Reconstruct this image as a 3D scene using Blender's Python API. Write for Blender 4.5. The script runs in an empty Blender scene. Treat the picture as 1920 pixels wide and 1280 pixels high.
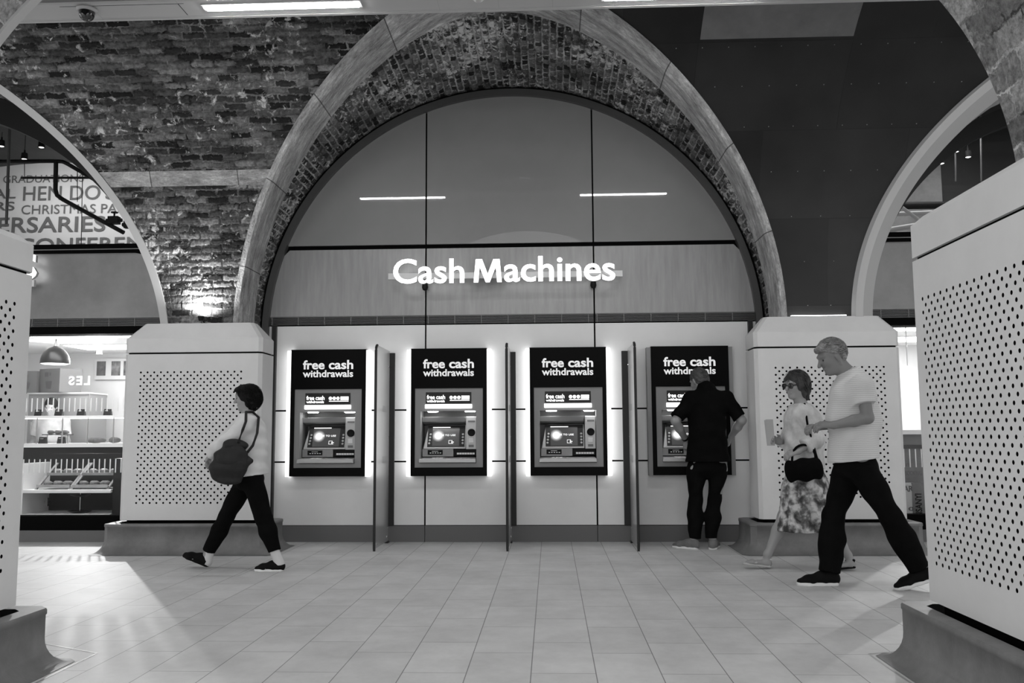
import bpy, math, random
import numpy as np
from math import sin, cos, pi, sqrt, radians
from mathutils import Vector, Matrix

scene = bpy.context.scene
COL = scene.collection
random.seed(7)

# ---------------------------------------------------------------- camera
CAM = np.array([0.45, 0.0, 1.2])
YAW, PITCH, ROLL, FPX = 0.0423780, 0.1022382, -0.0056113, 1671.04

def cam_axes():
    f = np.array([-sin(YAW) * cos(PITCH), cos(YAW) * cos(PITCH), sin(PITCH)])
    r = np.array([cos(YAW), sin(YAW), 0.0])
    u = np.cross(r, f)
    c, s = cos(ROLL), sin(ROLL)
    return c * r + s * u, -s * r + c * u, f
AX_R, AX_U, AX_F = cam_axes()
cd = bpy.data.cameras.new('camera')
cd.sensor_width = 36.0
cd.lens = 36.0 * FPX / 1920.0
cd.clip_start = 0.05
cam = bpy.data.objects.new('camera', cd)
COL.objects.link(cam)
cam.matrix_world = Matrix(((AX_R[0], AX_U[0], -AX_F[0], CAM[0]),
                           (AX_R[1], AX_U[1], -AX_F[1], CAM[1]),
                           (AX_R[2], AX_U[2], -AX_F[2], CAM[2]), (0, 0, 0, 1)))
scene.camera = cam

def at(px, py, Y):
    """photo pixel -> world point on the plane y = Y (used to measure positions)"""
    d = AX_R * ((px - 960) / FPX) - AX_U * ((py - 640) / FPX) + AX_F
    return CAM + d * (Y / d[1])

# ---------------------------------------------------------------- world, view
world = bpy.data.worlds.new('world')
scene.world = world
world.use_nodes = True
bg = world.node_tree.nodes['Background']
bg.inputs['Color'].default_value = (1, 1, 1, 1)
bg.inputs['Strength'].default_value = 1.5
vs = scene.view_settings
vs.view_transform = 'Standard'
vs.look = 'None'
vs.gamma = 1.0
vs.use_curve_mapping = False
vs.exposure = 0.0

LED_POWER = 84.0        # emission of the ceiling light tubes
SHOP_SPOT = 520.0
SHOP_FILL = 100.0
UPLIGHT = 62.0

# ---------------------------------------------------------------- materials
def mat(name, v, rough=0.5, metal=0.0, coat=0.0, coat_rough=0.03, spec=0.5, noise=0.0, nscale=6.0, bump=0.0,
        bscale=60.0, stretch=None, emit=None, alpha=None):
    m = bpy.data.materials.new(name)
    m.use_nodes = True
    nt = m.node_tree
    b = nt.nodes['Principled BSDF']
    b.inputs['Base Color'].default_value = (v, v, v, 1)
    b.inputs['Roughness'].default_value = rough
    b.inputs['Metallic'].default_value = metal
    b.inputs['Coat Weight'].default_value = coat
    b.inputs['Coat Roughness'].default_value = coat_rough
    b.inputs['Specular IOR Level'].default_value = spec
    if emit is not None:
        b.inputs['Emission Color'].default_value = (1, 1, 1, 1)
        b.inputs['Emission Strength'].default_value = emit
    if noise or bump:
        tc = nt.nodes.new('ShaderNodeTexCoord')
        mp = nt.nodes.new('ShaderNodeMapping')
        if stretch: mp.inputs['Scale'].default_value = stretch
        nt.links.new(tc.outputs['Object'], mp.inputs['Vector'])
    if noise:
        n = nt.nodes.new('ShaderNodeTexNoise')
        n.inputs['Scale'].default_value = nscale
        n.inputs['Detail'].default_value = 8
        n.inputs['Roughness'].default_value = 0.65
        nt.links.new(mp.outputs['Vector'], n.inputs['Vector'])
        r = nt.nodes.new('ShaderNodeMapRange')
        r.inputs['From Min'].default_value = 0.3
        r.inputs['From Max'].default_value = 0.7
        r.inputs['To Min'].default_value = v * (1 - noise)
        r.inputs['To Max'].default_value = v * (1 + noise)
        nt.links.new(n.outputs['Fac'], r.inputs['Value'])
        nt.links.new(r.outputs['Result'], b.inputs['Base Color'])
    if bump:
        n2 = nt.nodes.new('ShaderNodeTexNoise')
        n2.inputs['Scale'].default_value = bscale
        n2.inputs['Detail'].default_value = 6
        nt.links.new(mp.outputs['Vector'], n2.inputs['Vector'])
        bp = nt.nodes.new('ShaderNodeBump')
        bp.inputs['Strength'].default_value = bump
        bp.inputs['Distance'].default_value = 0.01
        nt.links.new(n2.outputs['Fac'], bp.inputs['Height'])
        nt.links.new(bp.outputs['Normal'], b.inputs['Normal'])
    return m

def emission(name, s, v=1.0):
    m = bpy.data.materials.new(name)
    m.use_nodes = True
    nt = m.node_tree
    nt.nodes.clear()
    o = nt.nodes.new('ShaderNodeOutputMaterial')
    e = nt.nodes.new('ShaderNodeEmission')
    e.inputs['Color'].default_value = (v, v, v, 1)
    e.inputs['Strength'].default_value = s
    nt.links.new(e.outputs[0], o.inputs[0])
    return m

def glass_mat(name, tint=0.95, ior=1.45, add=0.0):
    m = bpy.data.materials.new(name)
    m.use_nodes = True
    nt = m.node_tree
    nt.nodes.clear()
    o = nt.nodes.new('ShaderNodeOutputMaterial')
    t = nt.nodes.new('ShaderNodeBsdfTransparent')
    t.inputs['Color'].default_value = (tint, tint, tint, 1)
    g = nt.nodes.new('ShaderNodeBsdfGlossy')
    g.inputs['Roughness'].default_value = 0.02
    f = nt.nodes.new('ShaderNodeFresnel')
    f.inputs['IOR'].default_value = ior
    mx = nt.nodes.new('ShaderNodeMixShader')
    nt.links.new(f.outputs[0], mx.inputs[0])
    nt.links.new(t.outputs[0], mx.inputs[1])
    nt.links.new(g.outputs[0], mx.inputs[2])
    nt.links.new(mx.outputs[0], o.inputs[0])
    return m

def brick_mat(name, bw, bh, lo, hi, mortar, eff=0.5, offset=0.5, bump=1.0, big=0.5, warp=0.085, relief=0.0):
    """weathered brickwork in UV metres: per brick tone, worn edges, white salt patches"""
    m = bpy.data.materials.new(name)
    m.use_nodes = True
    nt = m.node_tree
    L = nt.links.new
    b = nt.nodes['Principled BSDF']
    b.inputs['Roughness'].default_value = 0.8
    b.inputs['Specular IOR Level'].default_value = 0.25
    uv = nt.nodes.new('ShaderNodeUVMap'); uv.uv_map = 'UVMap'
    nz = nt.nodes.new('ShaderNodeTexNoise'); nz.inputs['Scale'].default_value = 11; nz.inputs['Detail'].default_value = 7
    nz.inputs['Roughness'].default_value = 0.7
    L(uv.outputs[0], nz.inputs['Vector'])
    sub = nt.nodes.new('ShaderNodeVectorMath'); sub.operation = 'SUBTRACT'; sub.inputs[1].default_value = (0.5, 0.5, 0.5)
    L(nz.outputs['Color'], sub.inputs[0])
    sc = nt.nodes.new('ShaderNodeVectorMath'); sc.operation = 'SCALE'; sc.inputs['Scale'].default_value = warp
    L(sub.outputs[0], sc.inputs[0])
    ad = nt.nodes.new('ShaderNodeVectorMath'); ad.operation = 'ADD'
    L(uv.outputs[0], ad.inputs[0]); L(sc.outputs[0], ad.inputs[1])
    br = nt.nodes.new('ShaderNodeTexBrick')
    br.offset = offset
    br.inputs['Scale'].default_value = 1.0
    br.inputs['Brick Width'].default_value = bw
    br.inputs['Row Height'].default_value = bh
    br.inputs['Mortar Size'].default_value = 0.011
    br.inputs['Mortar Smooth'].default_value = 0.55
    br.inputs['Bias'].default_value = -0.1
    br.inputs['Color1'].default_value = (lo, lo, lo, 1)
    br.inputs['Color2'].default_value = (hi, hi, hi, 1)
    br.inputs['Mortar'].default_value = (mortar, mortar, mortar, 1)
    L(ad.outputs[0], br.inputs['Vector'])
    # broad grime
    n2 = nt.nodes.new('ShaderNodeTexNoise'); n2.inputs['Scale'].default_value = 1.3; n2.inputs['Detail'].default_value = 6
    L(uv.outputs[0], n2.inputs['Vector'])
    r2 = nt.nodes.new('ShaderNodeMapRange'); r2.inputs['From Min'].default_value = 0.3; r2.inputs['From Max'].default_value = 0.72
    r2.inputs['To Min'].default_value = 1 - big; r2.inputs['To Max'].default_value = 1 + big
    L(n2.outputs['Fac'], r2.inputs['Value'])
    # fine grain
    n3 = nt.nodes.new('ShaderNodeTexNoise'); n3.inputs['Scale'].default_value = 22; n3.inputs['Detail'].default_value = 8
    n3.inputs['Roughness'].default_value = 0.75
    L(uv.outputs[0], n3.inputs['Vector'])
    r3 = nt.nodes.new('ShaderNodeMapRange'); r3.inputs['From Min'].default_value = 0.3; r3.inputs['From Max'].default_value = 0.7
    r3.inputs['To Min'].default_value = 0.25; r3.inputs['To Max'].default_value = 1.9
    L(n3.outputs['Fac'], r3.inputs['Value'])
    mu = nt.nodes.new('ShaderNodeMath'); mu.operation = 'MULTIPLY'
    L(r2.outputs[0], mu.inputs[0]); L(r3.outputs[0], mu.inputs[1])
    mc = nt.nodes.new('ShaderNodeVectorMath'); mc.operation = 'SCALE'
    L(br.outputs['Color'], mc.inputs[0]); L(mu.outputs[0], mc.inputs['Scale'])
    # joints: shade of deep ones put into the colour, others pale and smeared
    n6 = nt.nodes.new('ShaderNodeTexNoise'); n6.inputs['Scale'].default_value = 2.6; n6.inputs['Detail'].default_value = 8; n6.inputs['Roughness'].default_value = 0.7
    L(ad.outputs[0], n6.inputs['Vector'])
    r6 = nt.nodes.new('ShaderNodeMapRange'); r6.inputs['From Min'].default_value = 0.40; r6.inputs['From Max'].default_value = 0.68
    r6.inputs['To Min'].default_value = mortar * 0.12; r6.inputs['To Max'].default_value = mortar * 2.4
    L(n6.outputs['Fac'], r6.inputs['Value'])
    mj = nt.nodes.new('ShaderNodeMix'); mj.data_type = 'RGBA'
    L(br.outputs['Fac'], mj.inputs['Factor']); L(mc.outputs[0], mj.inputs['A']); L(r6.outputs[0], mj.inputs['B'])
    # white salts: thresholded noise, patchy
    n4 = nt.nodes.new('ShaderNodeTexNoise'); n4.inputs['Scale'].default_value = 11; n4.inputs['Detail'].default_value = 9
    n4.inputs['Roughness'].default_value = 0.72; n4.inputs['Distortion'].default_value = 0.6
    L(uv.outputs[0], n4.inputs['Vector'])
    n5 = nt.nodes.new('ShaderNodeTexNoise'); n5.inputs['Scale'].default_value = 1.1; n5.inputs['Detail'].default_value = 3
    L(uv.outputs[0], n5.inputs['Vector'])
    s5 = nt.nodes.new('ShaderNodeMath'); s5.operation = 'MULTIPLY_ADD'; s5.inputs[1].default_value = 0.55; s5.inputs[2].default_value = -0.27
    L(n5.outputs['Fac'], s5.inputs[0])
    a5 = nt.nodes.new('ShaderNodeMath'); a5.operation = 'ADD'
    L(n4.outputs['Fac'], a5.inputs[0]); L(s5.outputs[0], a5.inputs[1])
    r5 = nt.nodes.new('ShaderNodeMapRange'); r5.inputs['From Min'].default_value = 0.69 - 0.1 * eff
    r5.inputs['From Max'].default_value = 0.76 - 0.1 * eff
    L(a5.outputs[0], r5.inputs['Value'])
    mx = nt.nodes.new('ShaderNodeMix'); mx.data_type = 'RGBA'
    L(r5.outputs[0], mx.inputs['Factor']); L(mj.outputs['Result'], mx.inputs['A'])
    mx.inputs['B'].default_value = (0.62, 0.62, 0.62, 1)
    L(mx.outputs['Result'], b.inputs['Base Color'])
    # relief
    hs = nt.nodes.new('ShaderNodeMath'); hs.operation = 'MULTIPLY_ADD'; hs.inputs[1].default_value = -0.75
    L(br.outputs['Fac'], hs.inputs[0]); L(n3.outputs['Fac'], hs.inputs[2])
    bp = nt.nodes.new('ShaderNodeBump'); bp.inputs['Strength'].default_value = bump; bp.inputs['Distance'].default_value = 0.05
    L(hs.outputs[0], bp.inputs['Height']); L(bp.outputs[0], b.inputs['Normal'])
    if relief:
        dp = nt.nodes.new('ShaderNodeDisplacement'); dp.inputs['Scale'].default_value = relief; dp.inputs['Midlevel'].default_value = 0.3
        L(hs.outputs[0], dp.inputs['Height'])
        L(dp.outputs[0], nt.nodes['Material Output'].inputs['Displacement'])
        m.displacement_method = 'DISPLACEMENT'
        bp.inputs['Strength'].default_value = 0.5
    return m

def tile_mat():
    m = bpy.data.materials.new('floor_tiles')
    m.use_nodes = True
    nt = m.node_tree; L = nt.links.new
    b = nt.nodes['Principled BSDF']
    b.inputs['Specular IOR Level'].default_value = 0.3
    uv = nt.nodes.new('ShaderNodeUVMap'); uv.uv_map = 'UVMap'
    br = nt.nodes.new('ShaderNodeTexBrick')
    br.offset = 0.37
    br.inputs['Scale'].default_value = 1.0
    br.inputs['Brick Width'].default_value = 0.66
    br.inputs['Row Height'].default_value = 0.3255
    br.inputs['Mortar Size'].default_value = 0.0028
    br.inputs['Mortar Smooth'].default_value = 0.2
    br.inputs['Color1'].default_value = (0.54, 0.54, 0.54, 1)
    br.inputs['Color2'].default_value = (0.59, 0.59, 0.59, 1)
    br.inputs['Mortar'].default_value = (0.20, 0.20, 0.20, 1)
    L(uv.outputs[0], br.inputs['Vector'])
    n = nt.nodes.new('ShaderNodeTexNoise'); n.inputs['Scale'].default_value = 2.2; n.inputs['Detail'].default_value = 9
    n.inputs['Roughness'].default_value = 0.7
    L(uv.outputs[0], n.inputs['Vector'])
    r = nt.nodes.new('ShaderNodeMapRange'); r.inputs['From Min'].default_value = 0.3; r.inputs['From Max'].default_value = 0.7
    r.inputs['To Min'].default_value = 0.82; r.inputs['To Max'].default_value = 1.12
    L(n.outputs['Fac'], r.inputs['Value'])
    mc = nt.nodes.new('ShaderNodeVectorMath'); mc.operation = 'SCALE'
    L(br.outputs['Color'], mc.inputs[0]); L(r.outputs[0], mc.inputs['Scale'])
    L(mc.outputs[0], b.inputs['Base Color'])
    rr = nt.nodes.new('ShaderNodeMapRange'); rr.inputs['To Min'].default_value = 0.48; rr.inputs['To Max'].default_value = 0.66
    L(n.outputs['Fac'], rr.inputs['Value']); L(rr.outputs[0], b.inputs['Roughness'])
    bp = nt.nodes.new('ShaderNodeBump'); bp.inputs['Strength'].default_value = 0.25; bp.inputs['Distance'].default_value = 0.004
    inv = nt.nodes.new('ShaderNodeMath'); inv.operation = 'SUBTRACT'; inv.inputs[0].default_value = 1.0
    L(br.outputs['Fac'], inv.inputs[1]); L(inv.outputs[0], bp.inputs['Height']); L(bp.outputs[0], b.inputs['Normal'])
    return m

def stone_mat():
    m = bpy.data.materials.new('arch_stone')
    m.use_nodes = True
    nt = m.node_tree; L = nt.links.new
    b = nt.nodes['Principled BSDF']; b.inputs['Roughness'].default_value = 0.8; b.inputs['Specular IOR Level'].default_value = 0.3
    uv = nt.nodes.new('ShaderNodeUVMap'); uv.uv_map = 'UVMap'
    mp = nt.nodes.new('ShaderNodeMapping'); mp.inputs['Scale'].default_value = (1.0, 3.0, 1)
    L(uv.outputs[0], mp.inputs['Vector'])
    n = nt.nodes.new('ShaderNodeTexNoise'); n.inputs['Scale'].default_value = 3.2; n.inputs['Detail'].default_value = 12
    n.inputs['Roughness'].default_value = 0.85; n.inputs['Distortion'].default_value = 0.15
    L(mp.outputs[0], n.inputs['Vector'])
    cr = nt.nodes.new('ShaderNodeValToRGB')
    e = cr.color_ramp.elements
    e[0].position = 0.34; e[0].color = (0.09, 0.09, 0.09, 1)
    e[1].position = 0.66; e[1].color = (0.75, 0.75, 0.75, 1)
    k = e.new(0.48); k.color = (0.32, 0.32, 0.32, 1)
    k = e.new(0.56); k.color = (0.46, 0.46, 0.46, 1)
    k = e.new(0.59); k.color = (0.62, 0.62, 0.62, 1)
    L(n.outputs['Fac'], cr.inputs[0])
    wv = nt.nodes.new('ShaderNodeTexBrick'); wv.offset = 0
    wv.inputs['Scale'].default_value = 1; wv.inputs['Brick Width'].default_value = 0.93; wv.inputs['Row Height'].default_value = 8
    wv.inputs['Mortar Size'].default_value = 0.006
    wv.inputs['Color1'].default_value = (1, 1, 1, 1); wv.inputs['Color2'].default_value = (0.8, 0.8, 0.8, 1)
    wv.inputs['Mortar'].default_value = (0.25, 0.25, 0.25, 1)
    L(uv.outputs[0], wv.inputs['Vector'])
    mx = nt.nodes.new('ShaderNodeMix'); mx.data_type = 'RGBA'; mx.blend_type = 'MULTIPLY'; mx.inputs['Factor'].default_value = 1
    L(cr.outputs[0], mx.inputs['A']); L(wv.outputs['Color'], mx.inputs['B'])
    L(mx.outputs['Result'], b.inputs['Base Color'])
    n2 = nt.nodes.new('ShaderNodeTexNoise'); n2.inputs['Scale'].default_value = 45; n2.inputs['Detail'].default_value = 8
    L(uv.outputs[0], n2.inputs['Vector'])
    bp = nt.nodes.new('ShaderNodeBump'); bp.inputs['Strength'].default_value = 0.6; bp.inputs['Distance'].default_value = 0.02
    L(n2.outputs['Fac'], bp.inputs['Height']); L(bp.outputs[0], b.inputs['Normal'])
    return m

def clad_mat():
    """dark sheet cladding with staggered panel seams, in UV metres"""
    m = bpy.data.materials.new('dark_vault_cladding')
    m.use_nodes = True
    nt = m.node_tree; L = nt.links.new
    b = nt.nodes['Principled BSDF']; b.inputs['Roughness'].default_value = 0.40; b.inputs['Specular IOR Level'].default_value = 0.35
    uv = nt.nodes.new('ShaderNodeUVMap'); uv.uv_map = 'UVMap'
    br = nt.nodes.new('ShaderNodeTexBrick'); br.offset = 0.5
    br.inputs['Scale'].default_value = 1
    br.inputs['Brick Width'].default_value = 1.45; br.inputs['Row Height'].default_value = 0.9
    br.inputs['Mortar Size'].default_value = 0.003
    br.inputs['Color1'].default_value = (0.007, 0.007, 0.007, 1); br.inputs['Color2'].default_value = (0.017, 0.017, 0.017, 1)
    br.inputs['Mortar'].default_value = (0.006, 0.006, 0.006, 1)
    mp = nt.nodes.new('ShaderNodeMapping'); mp.inputs['Location'].default_value = (-0.44, 0.2, 0); L(uv.outputs[0], mp.inputs['Vector'])
    L(mp.outputs[0], br.inputs['Vector'])
    n = nt.nodes.new('ShaderNodeTexNoise'); n.inputs['Scale'].default_value = 1.6; n.inputs['Detail'].default_value = 7
    L(uv.outputs[0], n.inputs['Vector'])
    r = nt.nodes.new('ShaderNodeMapRange'); r.inputs['From Min'].default_value = 0.3; r.inputs['From Max'].default_value = 0.7
    r.inputs['To Min'].default_value = 0.55; r.inputs['To Max'].default_value = 1.5
    L(n.outputs['Fac'], r.inputs['Value'])
    mc = nt.nodes.new('ShaderNodeVectorMath'); mc.operation = 'SCALE'
    L(br.outputs['Color'], mc.inputs[0]); L(r.outputs[0], mc.inputs['Scale'])
    L(mc.outputs[0], b.inputs['Base Color'])
    bp = nt.nodes.new('ShaderNodeBump'); bp.inputs['Strength'].default_value = 0.3; bp.inputs['Distance'].default_value = 0.004; bp.invert = True
    L(br.outputs['Fac'], bp.inputs['Height']); L(bp.outputs[0], b.inputs['Normal'])
    return m

M = {}
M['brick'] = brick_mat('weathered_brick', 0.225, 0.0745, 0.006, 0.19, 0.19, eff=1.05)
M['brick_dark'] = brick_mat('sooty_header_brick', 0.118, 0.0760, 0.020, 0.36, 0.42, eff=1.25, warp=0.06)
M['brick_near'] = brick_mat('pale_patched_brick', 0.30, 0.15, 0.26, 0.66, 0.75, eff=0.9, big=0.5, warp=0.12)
M['brick_relief'] = brick_mat('weathered_brick_relief', 0.225, 0.0745, 0.008, 0.19, 0.19, eff=1.05, relief=0.030)
M['brick_dark_relief'] = brick_mat('sooty_header_brick_relief', 0.118, 0.0760, 0.012, 0.20, 0.34, eff=1.32, warp=0.05, relief=0.026)
M['stone'] = stone_mat()
M['clad'] = clad_mat()
M['tiles'] = tile_mat()
M['panel'] = mat('grey_glass_panel', 0.235, 0.45, coat=0.9, coat_rough=0.0, noise=0.03, nscale=3)
M['lower_panel'] = mat('pale_glass_panel', 0.78, 0.4, coat=0.25, coat_rough=0.02, noise=0.03, nscale=3)
M['brushed'] = mat('brushed_metal_band', 0.33, 0.38, metal=0.3, noise=0.13, nscale=2.6, stretch=(7, 1, 0.7))
M['fascia_band'] = mat('cloudy_metal_fascia', 0.23, 0.4, metal=0.3, noise=0.22, nscale=1.6)
M['frame'] = mat('charcoal_frame', 0.022, 0.45, spec=0.3)
M['black'] = mat('black_gap', 0.003, 0.8, spec=0.05)
M['vent'] = mat('vent_slats', 0.13, 0.4, metal=0.3)
M['vent_hi'] = mat('vent_bars', 0.22, 0.4)
M['pier'] = mat('pale_pier_cladding', 0.64, 0.5, noise=0.05, nscale=2.5)
M['hole'] = mat('hole_shade', 0.006, 0.9, spec=0.05)  # hole walls and backing coloured dark for the shade inside
M['plinth'] = mat('plinth_stone', 0.16, 0.55, noise=0.25, nscale=5, bump=0.1, bscale=90)
M['skirt'] = mat('skirting_grey', 0.13, 0.55)
M['raft'] = mat('ceiling_raft_white', 0.45, 0.5)
M['rim'] = mat('pale_arch_cladding', 0.46, 0.45)
M['rimdk'] = mat('grey_arch_cladding', 0.38, 0.45)
M['led'] = emission('led_tube', LED_POWER)
M['blackplastic'] = mat('black_plastic', 0.006, 0.6, spec=0.2)
M['gloss_black'] = mat('gloss_black', 0.01, 0.08, coat=1)
M['surround'] = mat('black_surround', 0.003, 0.5, spec=0.08)
M['fascia'] = mat('grey_fascia', 0.29, 0.42)
M['recess'] = mat('recess_grey', 0.17, 0.45)
M['silver'] = mat('silver_plastic', 0.5, 0.35, metal=0.2)
M['chrome'] = mat('chrome', 0.7, 0.2, metal=1)
M['white'] = mat('white_paint', 0.8, 0.4)
M['white_letter'] = mat('white_vinyl_letters', 0.85, 0.5)
M['backlit'] = mat('backlit_letters', 0.85, 0.5, emit=0.42)
M['strip'] = emission('light_strip', 2.6)
M['atm_bar'] = emission('atm_light_bar', 2.5)
M['atm_down'] = emission('atm_downlight', 18.0)
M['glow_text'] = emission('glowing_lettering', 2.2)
M['screen_text'] = emission('screen_lettering', 1.3)
M['sign'] = emission('sign_face', 3.2)
M['signside'] = mat('sign_returns', 0.6, 0.4)
M['signbar'] = mat('sign_rail', 0.75, 0.35, metal=0.3)
M['glass'] = glass_mat('clear_glass', 0.97, 1.22)
M['cardboard'] = mat('cardboard', 0.16, 0.8, noise=0.08)
M['wood'] = mat('pale_wood', 0.28, 0.6, noise=0.2, nscale=9)
M['pastry'] = mat('baked_crust', 0.22, 0.5, noise=0.5, nscale=25, bump=0.4, bscale=70)
M['text_grey'] = mat('wall_lettering', 0.10, 0.7)
M['shopwall'] = mat('shop_wall_white', 0.85, 0.6)
M['mezzwall'] = mat('mezzanine_wall', 0.55, 0.7)
M['dark_ceiling'] = mat('dark_ceiling', 0.03, 0.6)
M['counter'] = mat('dark_counter', 0.008, 0.5, spec=0.2)
M['decal'] = mat('window_stripe', 0.85, 0.6)
_b = M['decal'].node_tree.nodes['Principled BSDF']; _b.inputs['Transmission Weight'].default_value = 0.35; _b.inputs['Roughness'].default_value = 0.9
M['inlay'] = mat('steel_inlay', 0.36, 0.5, metal=0.2)

# ---------------------------------------------------------------- mesh helpers
def link(name, me, m, parent=None, loc=None, rot=None):
    o = bpy.data.objects.new(name, me)
    COL.objects.link(o)
    if m is not None:
        for k in (m if isinstance(m, (list, tuple)) else [m]):
            me.materials.append(k)
    if parent is not None: o.parent = parent
    if loc is not None: o.location = loc
    if rot is not None: o.rotation_euler = rot
    return o

def tag(o, label, cat, group=None):
    o['label'] = label; o['category'] = cat
    if group: o['group'] = group
    return o

def structure(o, label=None):
    o['kind'] = 'structure'
    if label: o['label'] = label
    return o

def thing(name, label, cat, loc, group=None, rz=0):
    o = bpy.data.objects.new(name, None)
    COL.objects.link(o)
    o.location = loc; o.rotation_euler = (0, 0, rz)
    o.empty_display_size = 0.1
    return tag(o, label, cat, group)

def finish(me, smooth=None):
    if smooth is not None:
        me.shade_smooth()
        me.set_sharp_from_angle(angle=radians(smooth))
    return me

class MB:
    def __init__(s): s.v = []; s.f = []; s.mi = []; s.uv = {}
    def add(s, vs, fs, mi=0, uvs=None):
        n = len(s.v)
        s.v += [tuple(map(float, p)) for p in vs]
        for f in fs:
            s.f.append(tuple(i + n for i in f)); s.mi.append(mi)
            if uvs is not None: s.uv[len(s.f) - 1] = [uvs[i] for i in f]
    def box(s, x0, x1, y0, y1, z0, z1, mi=0):
        v = [(x, y, z) for z in (z0, z1) for y in (y0, y1) for x in (x0, x1)]
        s.add(v, [(0, 2, 3, 1), (4, 5, 7, 6), (0, 1, 5, 4), (2, 6, 7, 3), (0, 4, 6, 2), (1, 3, 7, 5)], mi)
    def hexa(s, p, mi=0):   # 8 points, same order as box
        s.add(p, [(0, 2, 3, 1), (4, 5, 7, 6), (0, 1, 5, 4), (2, 6, 7, 3), (0, 4, 6, 2), (1, 3, 7, 5)], mi)
    def prism(s, poly, y0, y1, mi=0):   # polygon in xz, ccw seen from -y
        n = len(poly)
        v = [(x, y0, z) for x, z in poly] + [(x, y1, z) for x, z in poly]
        f = [tuple(range(n)), tuple(range(2 * n - 1, n - 1, -1))]
        f += [(i, i + n, (i + 1) % n + n, (i + 1) % n) for i in range(n)]
        s.add(v, f, mi)
    def tube(s, pts, r, n=10, mi=0, caps=True):
        pts = [Vector(p) for p in pts]
        rs = r if isinstance(r, (list, tuple)) else [r] * len(pts)
        up = Vector((0, 0, 1))
        rings = []
        for i, p in enumerate(pts):
            t = (pts[min(i + 1, len(pts) - 1)] - pts[max(i - 1, 0)]).normalized()
            a = t.cross(up) if abs(t.dot(up)) < 0.97 else t.cross(Vector((1, 0, 0)))
            a.normalize(); b = t.cross(a)
            rings.append([p + (a * cos(2 * pi * k / n) + b * sin(2 * pi * k / n)) * rs[i] for k in range(n)])
        v = [q for rg in rings for q in rg]; f = []
        for i in range(len(pts) - 1):
            for k in range(n):
                f.append((i * n + k, i * n + (k + 1) % n, (i + 1) * n + (k + 1) % n, (i + 1) * n + k))
        if caps:
            f.append(tuple(range(n - 1, -1, -1))); f.append(tuple(range((len(pts) - 1) * n, len(pts) * n)))
        s.add(v, f, mi)
    def lathe(s, prof, c=(0, 0, 0), n=32, mi=0, axis='z'):
        v = []; f = []
        for r, z in prof:
            for k in range(n):
                a = 2 * pi * k / n
                if axis == 'z': v.append((c[0] + r * cos(a), c[1] + r * sin(a), c[2] + z))
                else: v.append((c[0] + r * cos(a), c[1] + z, c[2] + r * sin(a)))
        for i in range(len(prof) - 1):
            for k in range(n):
                f.append((i * n + k, i * n + (k + 1) % n, (i + 1) * n + (k + 1) % n, (i + 1) * n + k))
        s.add(v, f, mi)
    def grid(s, rows, uvrows=None, mi=0, closed=False):
        m = len(rows[0]); v = [p for r in rows for p in r]
        uv = [p for r in uvrows for p in r] if uvrows else None
        f = []
        for i in range(len(rows) - 1):
            for k in range(m if closed else m - 1):
                k2 = (k + 1) % m
                f.append((i * m + k, i * m + k2, (i + 1) * m + k2, (i + 1) * m + k))
        s.add(v, f, mi, uv)
    def mesh(s, name, smooth=None):
        me = bpy.data.meshes.new(name)
        me.from_pydata(s.v, [], s.f)
        me.polygons.foreach_set('material_index', s.mi)
        if s.uv:
            ul = me.uv_layers.new(name='UVMap')
            for p in me.polygons:
                if p.index in s.uv:
                    for li, q in zip(p.loop_indices, s.uv[p.index]): ul.data[li].uv = q
        me.validate(); me.update()
        return finish(me, smooth)
    def build(s, name, m, parent=None, loc=None, rot=None, smooth=None, bevel=0):
        o = link(name, s.mesh(name, smooth), m, parent, loc, rot)
        if bevel:
            b = o.modifiers.new('bevel', 'BEVEL'); b.width = bevel; b.segments = 2; b.limit_method = 'ANGLE'
        return o

def boxobj(name, m, dims, parent=None, loc=None, rot=None, bevel=0):
    b = MB(); b.box(*dims)
    return b.build(name, m, parent, loc, rot, bevel=bevel)

def dup(root, loc, label, group=None):
    r = root.copy(); COL.objects.link(r); r.location = loc; r['label'] = label
    if group: r['group'] = group
    def kids(a, b):
        for ch in list(a.children):
            if ch is b: continue
            c = ch.copy(); COL.objects.link(c); c.parent = b
            kids(ch, c)
    kids(root, r)
    return r

def text_mesh(s, w, h, depth=0.002, bold=0.0, spacing=1.0):
    """lettering in the xz plane facing -y, fitted to w x h, left bottom at origin"""
    cu = bpy.data.curves.new('t', 'FONT'); cu.body = s
    cu.size = 1.0; cu.offset = bold; cu.extrude = 0.0; cu.space_character = spacing; cu.resolution_u = 4
    o = bpy.data.objects.new('t', cu); COL.objects.link(o)
    dg = bpy.context.evaluated_depsgraph_get(); dg.update()
    me = bpy.data.meshes.new_from_object(o.evaluated_get(dg))
    bpy.data.objects.remove(o); bpy.data.curves.remove(cu)
    v = np.array([p.co for p in me.vertices]); lo = v.min(0); hi = v.max(0)
    sx = w / (hi[0] - lo[0]); sy = h / (hi[1] - lo[1]) if h else sx
    polys = [tuple(p.vertices) for p in me.polygons]
    edge = {}
    for p in polys:
        for i in range(len(p)):
            a, b = p[i], p[(i + 1) % len(p)]
            edge[(a, b)] = 1
    x = (v[:, 0] - lo[0]) * sx; z = (v[:, 1] - lo[1]) * sy
    n = len(x)
    vs = [(x[i], -depth, z[i]) for i in range(n)] + [(x[i], 0.0, z[i]) for i in range(n)]
    fs = list(polys); mi = [0] * len(polys)
    for (a, b) in edge:
        if (b, a) not in edge:
            fs.append((a, a + n, b + n, b)); mi.append(1)
    bpy.data.meshes.remove(me)
    out = bpy.data.meshes.new('lettering')
    out.from_pydata(vs, [], fs); out.polygons.foreach_set('material_index', mi); out.update()
    return out

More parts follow.
